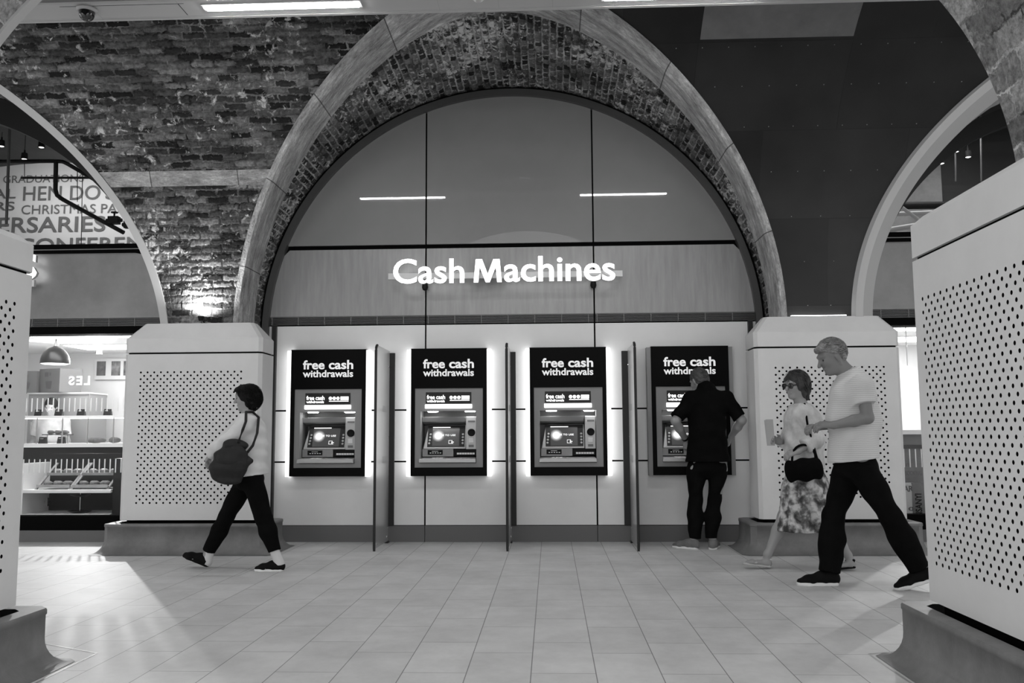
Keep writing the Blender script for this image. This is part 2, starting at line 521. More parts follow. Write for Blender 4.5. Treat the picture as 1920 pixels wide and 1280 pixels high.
def shift_mesh(me, dx, dy, dz, mirror=False):
    n = len(me.vertices); a = np.empty(n * 3); me.vertices.foreach_get('co', a); a = a.reshape(-1, 3)
    if mirror: a[:, 0] = a[:, 0].max() - a[:, 0]
    a += (dx, dy, dz); me.vertices.foreach_set('co', a.ravel()); me.update()
    return me

# ---------------------------------------------------------------- soft bodies: signed distance + surface nets
def V(*a): return np.array(a, float)
def unit(a): a = np.asarray(a, float); return a / max(np.linalg.norm(a), 1e-9)

def limb(a, b, ra, rb, lat=None, da=None, db=None, k=0.02, cut=None):
    """tapered limb a->b, radii ra->rb along 'lat', da->db across it"""
    a = np.asarray(a, float); b = np.asarray(b, float)
    return dict(a=a, b=b, ra=ra, rb=rb, lat=lat, da=ra if da is None else da, db=rb if db is None else db, k=k, cut=cut)

def ball(c, r, k=0.02, axes=None, cut=None):
    """ellipsoid: r = (rx, ry, rz) in the frame 'axes' (rows)"""
    return dict(c=np.asarray(c, float), r=np.broadcast_to(np.asarray(r, float), (3,)), axes=np.eye(3) if axes is None else np.asarray(axes), k=k, cut=cut)

def pdist(p, P):
    if 'c' in p:
        q = (P - p['c']) @ p['axes'].T / p['r']
        return (np.sqrt((q * q).sum(-1)) - 1) * p['r'].min()
    a, b = p['a'], p['b']
    ab = b - a; L = np.linalg.norm(ab); t = np.clip((P - a) @ ab / (L * L + 1e-12), 0, 1)
    r = P - a - t[..., None] * ab
    w = p['ra'] + (p['rb'] - p['ra']) * t
    if p['lat'] is None: return np.sqrt((r * r).sum(-1)) - w
    ax = unit(ab); lt = np.asarray(p['lat'], float); lt = unit(lt - ax * lt.dot(ax)); nn = np.cross(ax, lt)
    d = p['da'] + (p['db'] - p['da']) * t
    q = np.sqrt((r @ lt / w) ** 2 + (r @ nn / d) ** 2 + (r @ ax / d) ** 2)
    return (q - 1) * np.minimum(w, d)

def soft(prims, h=0.007, cuts=(), wob=None):
    lo = []; hi = []
    for p in prims:
        if 'c' in p: e = p['r'].max(); pts = [p['c']]
        else: e = max(p['ra'], p['rb'], p['da'], p['db']); pts = [p['a'], p['b']]
        lo.append(np.min(pts, 0) - e); hi.append(np.max(pts, 0) + e)
        p['bb'] = (lo[-1], hi[-1])
    LO = np.min(lo, 0) - 4 * h; HI = np.max(hi, 0) + 4 * h
    n = np.ceil((HI - LO) / h).astype(int) + 1
    F = np.full(n, 9.0, np.float32)
    for p in prims:
        mrg = p['k'] + 3 * h
        i0 = np.maximum(((p['bb'][0] - mrg - LO) / h).astype(int), 0)
        i1 = np.minimum(((p['bb'][1] + mrg - LO) / h).astype(int) + 2, n)
        ax = [LO[j] + h * np.arange(i0[j], i1[j]) for j in range(3)]
        P = np.stack(np.meshgrid(*ax, indexing='ij'), -1)
        d = pdist(p, P)
        if p['cut']:
            for (c, nn) in p['cut']: d = np.maximum(d, (P - np.asarray(c)) @ unit(nn))
        sl = tuple(slice(i0[j], i1[j]) for j in range(3))
        f = F[sl]; k = p['k']
        if p.get('neg'):
            F[sl] = np.maximum(f, -d)
        else:
            hh = np.maximum(k - np.abs(f - d), 0) / k
            F[sl] = np.minimum(f, d) - hh * hh * k * 0.25
    if cuts or wob is not None:
        ax = [LO[j] + h * np.arange(n[j]) for j in range(3)]
        P = np.stack(np.meshgrid(*ax, indexing='ij'), -1)
        if wob is not None: F = F + wob(P)
        for (c, nn) in cuts: F = np.maximum(F, (P - np.asarray(c)) @ unit(nn))
    S = F < 0
    # cells that the surface crosses
    cnt = np.zeros(n - 1, np.int8)
    for i in (0, 1):
        for j in (0, 1):
            for k in (0, 1): cnt += S[i:n[0] - 1 + i, j:n[1] - 1 + j, k:n[2] - 1 + k]
    cells = np.argwhere((cnt > 0) & (cnt < 8))
    idx = np.full(n - 1, -1, np.int64); idx[tuple(cells.T)] = np.arange(len(cells))
    acc = np.zeros((len(cells), 3)); num = np.zeros(len(cells))
    cor = [(i, j, k) for i in (0, 1) for j in (0, 1) for k in (0, 1)]
    for a in cor:
        for d in range(3):
            if a[d]: continue
            b = list(a); b[d] = 1
            fa = F[tuple((cells + a).T)].astype(float); fb = F[tuple((cells + b).T)].astype(float)
            m = (fa < 0) != (fb < 0)
            t = np.where(m, fa / np.where(m, fa - fb, 1), 0)
            pt = np.array(a, float) + t[:, None] * (np.array(b) - np.array(a))
            acc += pt * m[:, None]; num += m
    vs = LO + h * (cells + acc / num[:, None])
    faces = []
    for d in range(3):
        sl0 = [slice(None)] * 3; sl1 = [slice(None)] * 3
        sl0[d] = slice(0, n[d] - 1); sl1[d] = slice(1, n[d])
        E = np.argwhere(S[tuple(sl0)] != S[tuple(sl1)])
        u, v = [x for x in range(3) if x != d]
        ok = (E[:, u] > 0) & (E[:, v] > 0) & (E[:, u] < n[u] - 1) & (E[:, v] < n[v] - 1)
        E = E[ok]
        def g(du, dv):
            q = E.copy(); q[:, u] -= du; q[:, v] -= dv
            return idx[tuple(q.T)]
        q = np.stack([g(1, 1), g(0, 1), g(0, 0), g(1, 0)], -1)
        inside = S[tuple(E.T)]
        flip = inside if d != 1 else ~inside
        q[~flip] = q[~flip][:, ::-1]
        faces.append(q)
    return vs, np.concatenate(faces)

def strands(c, A, r, n, seed, length, sweep, keep, lift=0.012, w=0.004):
    """loose locks lying over a head ellipsoid; sweep(d) gives the direction each lock runs"""
    rs = np.random.RandomState(seed); vs = []; fs = []
    while len(vs) < n * 15:
        d = unit(rs.normal(size=3))
        if not keep(d): continue
        p = c + (d * r) @ A; nrm = unit((d / r) @ A); t = unit(np.asarray(sweep(d)) @ A + rs.normal(size=3) * 0.22); t = unit(t - nrm * t.dot(nrm)); sd = np.cross(t, nrm)
        L = length * (0.6 + 0.8 * rs.rand()); k0 = len(vs); up = lift * (0.3 + rs.rand())
        for i in range(5):
            u = i / 4; q = p + t * L * (u - 0.3) + nrm * (0.002 + up * 4 * u * (1 - u) * 0.5 + up * 0.5 * u - 0.35 * (L * (u - 0.3)) ** 2 / r.mean()); ww = w * (1.15 - u)
            vs += [q - sd * ww, q + nrm * ww * 0.8, q + sd * ww]
        for i in range(4):
            a = k0 + i * 3; fs += [(a, a + 1, a + 4, a + 3), (a + 1, a + 2, a + 5, a + 4), (a + 2, a, a + 3, a + 5)]
    return np.array(vs), np.array(fs)

def soft_obj(name, prims, m, parent=None, base=None, h=0.007, cuts=(), wob=None, extra=None):
    vs, fs = soft(prims, h, cuts, wob)
    if extra: fs = np.concatenate([fs, extra[1] + len(vs)]); vs = np.concatenate([vs, extra[0]])
    if base is not None: vs = vs - np.asarray(base)
    me = bpy.data.meshes.new(name)
    me.vertices.add(len(vs)); me.vertices.foreach_set('co', vs.astype(np.float32).ravel())
    me.loops.add(fs.size); me.loops.foreach_set('vertex_index', fs.astype(np.int32).ravel())
    me.polygons.add(len(fs)); me.polygons.foreach_set('loop_start', np.arange(0, fs.size, 4, dtype=np.int32))
    me.update(calc_edges=True); me.validate()
    me.shade_smooth()
    return link(name, me, m, parent)

# ================================================================ THE SETTING
W = 10.04                     # plane of the glazed wall
YC, AY, ZS, BZ = 6.94, 2.36, 2.40, 2.92   # passage vault: half ellipse springing at ZS
ARCH_L, ARCH_C, ARCH_R = (-7.1, 1.86, 3.5), (0.0, 2.34, 2.87), (6.45, 2.30, 2.85)

def vault_half(z):
    if z <= ZS: return AY
    return AY * sqrt(max(0.0, 1 - ((z - ZS) / BZ) ** 2))
def arch_w(arch, z):
    xc, zc, R = arch
    if z <= zc: return R
    return sqrt(max(0.0, R * R - (z - zc) ** 2))

# floor, tiles laid along y
b = MB()
x0, x1, y0, y1 = -14, 14, -4, 10.3
uv = [(y0, x0 - 0.015), (y0, x1 - 0.015), (y1, x1 - 0.015), (y1, x0 - 0.015)]
b.add([(x0, y0, 0), (x1, y0, 0), (x1, y1, 0), (x0, y1, 0), (x0, y0, -.2), (x1, y0, -.2), (x1, y1, -.2), (x0, y1, -.2)],
      [(0, 1, 2, 3), (7, 6, 5, 4), (0, 4, 5, 1), (1, 5, 6, 2), (2, 6, 7, 3), (3, 7, 4, 0)], 0, uv + uv)
structure(b.build('floor', M['tiles']))

def vault_rows(full=False, n=44):
    zs = ([0.0, 1.2] if full else [2.36]) + [ZS + BZ * sin(a) for a in np.linspace(0, pi / 2, n)]
    s = 0 if full else 2.36; out = []; prev = None
    for z in zs:
        h = vault_half(z)
        if prev: s += math.hypot(z - prev[0], h - prev[1])
        out.append((z, h, s)); prev = (z, h)
    return out

def bay(name, side, a0, a1, m, x_end=None, nx=13, nz=44, zmax=9):
    """vault between two arches; side=+1 far, -1 near"""
    rows = []; uvs = []
    for z, h, s in vault_rows(not (a0 and a1), nz):
        if z > zmax: break
        xl = a0[0] + arch_w(a0, z) if a0 else x_end
        xr = a1[0] - arch_w(a1, z) if a1 else x_end
        xs = np.linspace(xl, xr, nx)
        rows.append([(x, YC + side * h, z) for x in xs]); uvs.append([(x, s) for x in xs])
    if side < 0: rows = rows[::-1]; uvs = uvs[::-1]
    b = MB(); b.grid(rows, uvs)
    return structure(b.build(name, m, smooth=40))

bay('wall_back_left', 1, ARCH_L, ARCH_C, M['brick_relief'], nx=330, nz=380)
bay('wall_back_right', 1, ARCH_C, ARCH_R, M['clad'])
bay('wall_back_far_left', 1, None, ARCH_L, M['brick'], -13.5)
bay('wall_back_far_right', 1, ARCH_R, None, M['clad'], 13.5)
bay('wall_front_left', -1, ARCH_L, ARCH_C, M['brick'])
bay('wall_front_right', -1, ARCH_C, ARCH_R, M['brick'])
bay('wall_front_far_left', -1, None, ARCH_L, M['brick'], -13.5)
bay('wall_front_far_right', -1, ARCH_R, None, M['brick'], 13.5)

def soffit(name, arch, side, m, inset=0.0, y_end=None, t0=0.0, na=97, ny=9):
    xc, zc, R = arch; R -= inset
    rows = []; uvs = []
    for a in np.linspace(0, pi, na):
        x, z = xc + R * cos(a), zc + R * sin(a)
        y = YC + side * vault_half(zc + (R + inset) * sin(a))
        ys = np.linspace(y, y_end, ny)
        rows.append([(x, q, z) for q in ys]); uvs.append([(q, R * a) for q in ys])
    for sx, first in ((1, True), (-1, False)):     # jambs below the springing
        y = YC + side * AY
        zlow = 2.36
        rr = [(xc + sx * R, q, min(zlow, zc)) for q in np.linspace(y, y_end, ny)]
        uu = [(q, -zc if first else pi * R + zc) for q in np.linspace(y, y_end, ny)]
        if first: rows.insert(0, rr); uvs.insert(0, uu)
        else: rows.append(rr); uvs.append(uu)
    if side > 0: rows = rows[::-1]; uvs = uvs[::-1]
    b = MB(); b.grid(rows, uvs)
    return structure(b.build(name, m, smooth=40))

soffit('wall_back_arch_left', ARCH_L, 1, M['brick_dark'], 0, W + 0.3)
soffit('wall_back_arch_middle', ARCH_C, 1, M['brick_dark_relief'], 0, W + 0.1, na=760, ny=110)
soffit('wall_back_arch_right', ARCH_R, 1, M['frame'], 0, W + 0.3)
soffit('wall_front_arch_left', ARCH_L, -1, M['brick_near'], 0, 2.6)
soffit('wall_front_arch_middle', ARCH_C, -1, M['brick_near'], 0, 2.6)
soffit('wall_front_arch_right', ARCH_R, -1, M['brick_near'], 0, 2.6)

def ring(name, arch, side, prof, m, zmin=2.34, lim=None, half=None):
    """arch moulding that follows the groin. prof: list of (radial offset, setback into the arch, proud, material)"""
    xc, zc, R = arch
    angs = list(np.linspace(0, pi, 121))
    rows = []; uvs = []; mats = [p[3] for p in prof[:-1]]
    def section(a, zoff=0):
        r = []; u = []; acc = 0; prev = None
        for (dr, sb, pr, _) in prof:
            rr = R + dr
            x = xc + rr * cos(a); z = zc + rr * sin(a) + zoff
            y = YC + side * (vault_half(z) - pr + sb)
            if lim is not None and side * (y - lim) > 0: y = lim
            p = (x, y, z)
            if prev: acc += math.dist(p, prev)
            r.append(p); u.append((R * a + zoff * (1 if a > 1 else -1), acc)); prev = p
        return r, u
    secs = [section(0, min(0, -zc + zmin))] + [section(a) for a in angs] + [section(pi, min(0, -zc + zmin))]
    if half == 'left': secs = secs[61:]
    b = MB()
    rows = [s[0] for s in secs]; uvs = [s[1] for s in secs]
    for j in range(len(prof) - 1):
        rr = [[r[j], r[j + 1]] for r in rows]; uu = [[u[j], u[j + 1]] for u in uvs]
        if side < 0: rr = rr[::-1]; uu = uu[::-1]
        b.grid(rr, uu, mats[j])
    return structure(b.build(name, m, smooth=35))

ring('trim_1', ARCH_C, 1, [(0.045, 0.0, -0.01, 0), (0.045, 0.0, 0.02, 0), (-0.012, 0.0, 0.02, 0), (-0.03, 0.02, 0.0, 0), (-0.03, 0.44, 0, 0), (0.01, 0.46, 0, 0)], M['stone'], lim=W - 0.07)
ring('trim_2', ARCH_L, 1, [(0.02, 0, -0.01, 0), (0.02, 0, 0.025, 0), (-0.06, 0, 0.025, 0), (-0.06, 0.10, 0, 0), (0.01, 0.10, 0, 0)], M['rim'], lim=W - 0.1)
ring('trim_3', ARCH_R, 1, [(0.03, 0, -0.01, 0), (0.0, 0, 0.06, 0), (-0.075, 0, 0.06, 1), (-0.20, 0.04, 0.02, 1), (-0.22, 0.5, 0, 1), (0.01, 0.5, 0, 1)], [M['rim'], M['rimdk']], lim=W - 0.07)
ring('trim_4', ARCH_C, -1, [(0.03, 0, -0.01, 0), (0.03, 0, 0.02, 0), (-0.012, 0, 0.02, 0), (-0.02, 0.05, 0, 0), (0.01, 0.05, 0, 0)], M['rim'], half='left')

# dark metal frames set in the three far arches
def frame_ring(name, arch, ro, ri, y0, y1, m, zlow=0.0):
    xc, zc, _ = arch
    b = MB(); rows = []
    for a in [None] + list(np.linspace(0, pi, 97)) + [None]:
        if a is None: c, s, z0 = (1 if not rows else -1), 0, zlow - zc
        else: c, s, z0 = cos(a), sin(a), 0
        rows.append([(xc + r * c, y, zc + r * s + z0) for r, y in ((ro, y0), (ri, y0), (ri, y1), (ro, y1))])
    b.grid(rows, closed=True)
    return structure(b.build(name, m, smooth=35))
M['frame_grey'] = mat('grey_arch_frame', 0.06, 0.45)
frame_ring('trim_5', ARCH_C, 2.835, 2.762, W - 0.06, W + 0.1, M['frame_grey'])
frame_ring('trim_15', ARCH_C, 2.869, 2.836, W - 0.02, W + 0.1, M['black'])
frame_ring('trim_6', ARCH_L, 3.49, 3.20, W - 0.06, W + 0.1, M['frame'])
frame_ring('trim_7', ARCH_R, 2.66, 2.46, W - 0.06, W + 0.1, M['frame'])

# stone band course across the brick spandrel
b = MB(); rows = []; uvs = []
for z in np.linspace(3.80, 3.945, 5):
    xl = ARCH_L[0] + arch_w(ARCH_L, z) + 0.03; xr = ARCH_C[0] - arch_w(ARCH_C, z) - 0.05
    y = YC + vault_half(z) - 0.012
    rows.append([(x, y, z) for x in np.linspace(xl, xr, 6)]); uvs.append([(x, 0.3 + z) for x in np.linspace(xl, xr, 6)])
b.grid(rows, uvs)
structure(b.build('trim_8', M['stone']))

# sheen of the lit ceiling raft put into a paler cladding sheet
M['clad_sheen'] = mat('cladding_sheen_sheet', 0.15, 0.4, noise=0.3, nscale=2)
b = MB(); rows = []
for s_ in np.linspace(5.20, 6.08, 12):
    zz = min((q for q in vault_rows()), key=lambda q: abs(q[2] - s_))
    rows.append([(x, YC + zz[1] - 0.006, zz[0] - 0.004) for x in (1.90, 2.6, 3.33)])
b.grid(rows); structure(b.build('wall_back_right_sheen', M['clad_sheen'], smooth=40))
# rivets in the dark cladding
b = MB()
for row, z in enumerate((2.50, 2.955, 3.41, 3.84, 4.24, 4.565, 4.84)):
    y = YC + vault_half(z)
    xl = 0 + arch_w(ARCH_C, z) + 0.15; xr = ARCH_R[0] - arch_w(ARCH_R, z) - 0.12
    n = max(2, int((xr - xl) / 0.24))
    for i in range(n):
        x = xl + (xr - xl) * (i + 0.5) / n
        b.lathe([(0.0, -0.005), (0.0045, -0.003), (0.005, 0.004)], (x, y - 0.002, z), 8, axis='y')
structure(b.build('trim_9', M['vent_hi'], smooth=60))

# glazed wall behind the machines: backing and panels
R_IN = 2.762
HOLES = [(x - 0.335, x + 0.325, 0.86, 1.46) for x in (-2.045, -0.682, 0.65, 2.0)]
def pierced(b, xa, xb, ya, yb, za, zb):
    xs = sorted({xa, xb} | {v for h in HOLES for v in h[:2] if xa < v < xb}); zs = sorted({za, zb} | {v for h in HOLES for v in h[2:] if za < v < zb})
    for i in range(len(xs) - 1):
        for k in range(len(zs) - 1):
            mx, mz = (xs[i] + xs[i + 1]) / 2, (zs[k] + zs[k + 1]) / 2
            if any(h[0] < mx < h[1] and h[2] < mz < h[3] for h in HOLES): continue
            b.box(xs[i], xs[i + 1], ya, yb, zs[k], zs[k + 1])
def arch_poly(xa, xb, za, zb, xc=0.0, zc=2.34, R=R_IN, n=28):
    """part of the rectangle that lies inside the arch circle"""
    w = sqrt(max(0, R * R - (za - zc) ** 2)) if za > zc else R
    xa = max(xa, xc - w); xb = min(xb, xc + w)
    top = []
    for t in np.linspace(0, 1, n):
        x = xa + (xb - xa) * (0.5 - 0.5 * cos(pi * t))
        top.append((x, min(zb, zc + sqrt(max(0, R * R - (x - xc) ** 2)))))
    return [(xa, za), (xb, za)] + [p for p in reversed(top) if p[1] > za + 1e-4]

b = MB(); pierced(b, -2.868, 2.868, W + 0.035, W + 0.12, 0, 2.4)
poly = [(2.866 * cos(a), 2.34 + 2.866 * sin(a)) for a in np.linspace(0, pi, 64)]
b.prism(poly, W + 0.035, W + 0.12)
wall = structure(b.build('wall_back', M['black']))
SX = (-2.868, -0.96, 0.96, 2.868); g = 0.009
for i in range(3):
    xa, xb = SX[i] + (g if i else 0), SX[i + 1] - (g if i < 2 else 0)
    for za, zb in ((0.185, 0.878), (0.896, 1.456), (1.474, 2.43)):
        b = MB(); pierced(b, xa, xb, W, W + 0.03, za, zb); b.build('lower_panel', M['lower_panel'], wall)
    b = MB(); b.prism(arch_poly(xa, xb, 2.545, 3.315), W, W + 0.03); b.build('brushed_band', M['brushed'], wall)
    b = MB(); b.prism(arch_poly(xa, xb, 3.365, 9), W, W + 0.03); b.build('upper_panel', M['panel'], wall)
    # ventilation grille
    b = MB()
    ya = W + 0.002
    xa2, xb2 = max(xa, -2.755), min(xb, 2.755)
    for k in range(6): b.box(xa2, xb2, ya, ya + 0.03, 2.447 + k * 0.0155, 2.454 + k * 0.0155, 0)
    for x in np.arange(xa2 + 0.02, xb2, 0.304): b.box(x - 0.003, x + 0.003, ya - 0.004, ya + 0.03, 2.444, 2.536, 1)
    b.box(xa2, xb2, W - 0.004, W + 0.03, 2.536, 2.545, 1)
    b.build('ventilation_grille', [M['vent'], M['vent_hi']], wall)
b = MB()
for i in range(3):
    b.box(SX[i] + (0.003 if i else 0), SX[i + 1] - (0.003 if i < 2 else 0), W - 0.004, W + 0.03, 0, 0.178)
structure(b.build('baseboard_back', M['skirt']))
# slim jamb linings between the piers and the panels
b = MB()
for s in (-1, 1):
    x = s * 2.72
    b.box(min(x, x - s * 0.05), max(x, x - s * 0.05), W - 0.05, W, 0.178, 2.44)
structure(b.build('trim_10', M['frame']))

# suspended ceiling raft with hatch seams
b = MB()
ZR = 4.75
b.box(-13, 13, 6.82, 7.205, ZR, ZR + 0.10, 0)
b.box(-13, 13, 7.17, 7.205, ZR - 0.004, ZR, 0)
b.box(-13, 13, 6.82, 6.835, ZR - 0.02, ZR, 1)
for x in (-3.35, -2.60, -0.45, 0.05, 0.5, 1.9): b.box(x, x + 0.005, 6.87, 7.165, ZR - 0.001, ZR, 1)
for y in (6.885, 7.15): b.box(-13, 13, y, y + 0.003, ZR - 0.001, ZR, 1)
b.box(-3.6, -2.55, 6.93, 6.934, ZR - 0.0015, ZR, 2)
b.box(-2.6, -2.595, 6.934, 7.13, ZR - 0.0015, ZR, 2)
structure(b.build('ceiling', [M['raft'], M['rimdk'], M['black']]))

# ---------------------------------------------------------------- far side bays: shop fronts
def shopfront(tagno, arch, xin0, xin1, R):
    xc, zc = arch[0], arch[1]
    b = MB()   # fascia panel, transom, head
    b.prism(arch_poly(xin0, xin1, 2.55, 3.315, xc, zc, R), W, W + 0.03, 0)
    b.prism(arch_poly(xin0, xin1, 3.315, 3.42, xc, zc, R), W - 0.03, W + 0.12, 1)
    b.prism(arch_poly(xin0, xin1, 3.352, 3.362, xc, zc, R), W - 0.033, W - 0.03, 3)
    b.box(xin0, xin1, W, W + 0.25, 2.37, 2.455, 1)
    for k in range(6): b.box(xin0, xin1, W + 0.002, W + 0.03, 2.458 + k * 0.0155, 2.465 + k * 0.0155, 2)
    b.box(xin0, xin1, W + 0.03, W + 0.12, 2.455, 2.55, 1)
    for x in np.arange(xin0 + 0.2, xin1, 0.304): b.box(x - 0.003, x + 0.003, W - 0.003, W + 0.03, 2.455, 2.548, 3)
    structure(b.build('trim_%d' % tagno, [M['fascia_band'], M['black'], M['vent'], M['vent_hi']]))
shopfront(11, ARCH_L, -8.8, -3.9, 3.205)
shopfront(12, ARCH_R, 3.95, 8.8, 2.47)

def window(no, parts):
    b = MB()
    for q in parts: q(b)
    o = structure(b.build('window_%d' % no, M['glass']))
    return o
# upper lunettes
window(1, [lambda b: b.prism(arch_poly(-10.3, -3.9, 3.42, 9, -7.1, 1.86, 3.205), W + 0.03, W + 0.04)])
window(2, [lambda b: b.prism(arch_poly(3.9, 9.0, 3.42, 9, 6.45, 2.30, 2.47), W + 0.03, W + 0.04)])
# shop windows
w3 = window(3, [lambda b: b.box(-8.8, -3.95, W + 0.05, W + 0.06, 0.29, 2.37)])
w4 = window(4, [lambda b: b.box(3.95, 8.8, W + 0.05, W + 0.06, 0.29, 2.37)])
b = MB()
for k in range(34):
    x = -3.95 - 0.075 - k * 0.0635
    for z0 in (0.775, 1.475): b.box(x, x + 0.012, W + 0.046, W + 0.0495, z0, z0 + 0.155)
b.build('window_stripes', M['decal'], w3)
b = MB()
for k in range(20):
    x = 4.02 + k * 0.0635
    b.box(x, x + 0.012, W + 0.046, W + 0.0495, 0.80, 1.0)
b.build('window_stripes', M['decal'], w4)
b = MB()
for xa, xb in ((-8.8, -3.9), (3.9, 8.8)):
    b.box(xa, xb, W, W + 0.16, 0.13, 0.29)
structure(b.build('trim_13', M['black']))
b = MB()
for xa, xb in ((-8.8, -3.9), (3.9, 8.8)): b.box(xa, xb, W - 0.005, W + 0.1, 0, 0.13)
structure(b.build('baseboard_shops', M['skirt']))

# rooms behind the shop fronts
def room(name, x0, x1, y0, y1, z0, z1, m):
    t = 0.06
    for nm, d in (('wall_%s_back', (x0 - t, x1 + t, y1, y1 + t, z0, z1)), ('wall_%s_left', (x0 - t, x0, y0, y1, z0, z1)), ('wall_%s_right', (x1, x1 + t, y0, y1, z0, z1)),
                  ('ceiling_%s', (x0 - t, x1 + t, y0, y1 + t, z1, z1 + t)), ('floor_%s', (x0 - t, x1 + t, 10.3, y1 + t, z0 - t, z0))):
        structure(boxobj(nm % name, m, d))
room('left_shop', -9.2, -3.6, W + 0.17, 13.4, 0.0, 2.46, M['shopwall'])
room('right_shop', 3.6, 9.2, W + 0.17, 13.4, 0.0, 2.46, M['shopwall'])
b = MB()
b.box(-11.5, -2.4, 13.0, 13.1, 2.6, 8.0, 0)
b.box(-11.5, -11.4, W + 0.17, 13.1, 2.6, 6, 1); b.box(-2.5, -2.4, W + 0.17, 13.1, 2.6, 6, 1)
structure(b.build('wall_left_mezzanine', [M['mezzwall'], M['dark_ceiling']]))
# curved dark ceiling of the mezzanine
b = MB(); rows = []
for y in (W + 0.17, 12.2, 13.0):
    rows.append([(-7.1 + 3.6 * cos(a) * 1.2, y, 2.9 + 2.46 * sin(a)) for a in np.linspace(0, pi, 40)])
b.grid(rows)
structure(b.build('ceiling_left_mezzanine', M['dark_ceiling'], smooth=40))
b = MB()
b.box(2.6, 11.5, 13.0, 13.1, 2.6, 6.4, 0)
b.box(2.6, 2.7, W + 0.17, 13.1, 2.6, 6, 0); b.box(11.4, 11.5, W + 0.17, 13.1, 2.6, 6, 0)
b.box(2.6, 11.5, W + 0.17, 13.1, 5.6, 5.7, 0)
structure(b.build('wall_right_mezzanine', M['dark_ceiling']))

# ================================================================ PIERS
def perf_panel(width, z0, z1, hx0, hz0, p, nx, ny, r=0.0105, depth=0.03):
    """pierced sheet in local xz (x 0..width), facing -y; real holes with a dark backing"""
    b = MB(); q = p / 2
    A = [0, math.atan(0.5), radians(58), pi / 2]
    ang = []
    for k in range(4):
        base = k * pi / 2
        seq = A[:3] if k % 2 == 0 else [pi / 2 - a for a in reversed(A[1:])]
        ang += [base + a for a in seq]
    def cell(cx, cz):
        n = len(ang); out = []; inn = []; bk = []
        for a in ang:
            c, s = cos(a), sin(a)
            t = min((q) / max(abs(c), 1e-9), (q / 2) / max(abs(s), 1e-9))
            out.append((cx + t * c, 0, cz + t * s)); inn.append((cx + r * c, 0, cz + r * s)); bk.append((cx + r * c, depth, cz + r * s))
        f = [(i, (i + 1) % n, n + (i + 1) % n, n + i) for i in range(n)]
        f2 = [(n + i, n + (i + 1) % n, 2 * n + (i + 1) % n, 2 * n + i) for i in range(n)]
        b.add(out + inn, f, 0); b.add(inn + bk, [tuple(i - 0 for i in (k, (k + 1) % n, n + (k + 1) % n, n + k)) for k in range(n)], 1)
    def quad(xa, xb, za, zb, y=0, mi=0): b.add([(xa, y, za), (xb, y, za), (xb, y, zb), (xa, y, zb)], [(0, 1, 2, 3)], mi)
    xa = hx0 - q; xb = xa + nx * p
    for j in range(ny):
        cz = hz0 + j * q
        if j % 2 == 0:
            for i in range(nx): cell(hx0 + i * p, cz)
        else:
            for i in range(nx - 1): cell(hx0 + (i + 0.5) * p, cz)
            quad(xa, xa + q, cz - q / 2, cz + q / 2); quad(xb - q, xb, cz - q / 2, cz + q / 2)
    za = hz0 - q / 2; zb = hz0 + (ny - 0.5) * q
    quad(0, width, z0, za); quad(0, width, zb, z1); quad(0, xa, za, zb); quad(xb, width, za, zb)
    b.add([(xa, depth, za), (xb, depth, za), (xb, depth, zb), (xa, depth, zb)], [(0, 1, 2, 3)], 1)
    return b

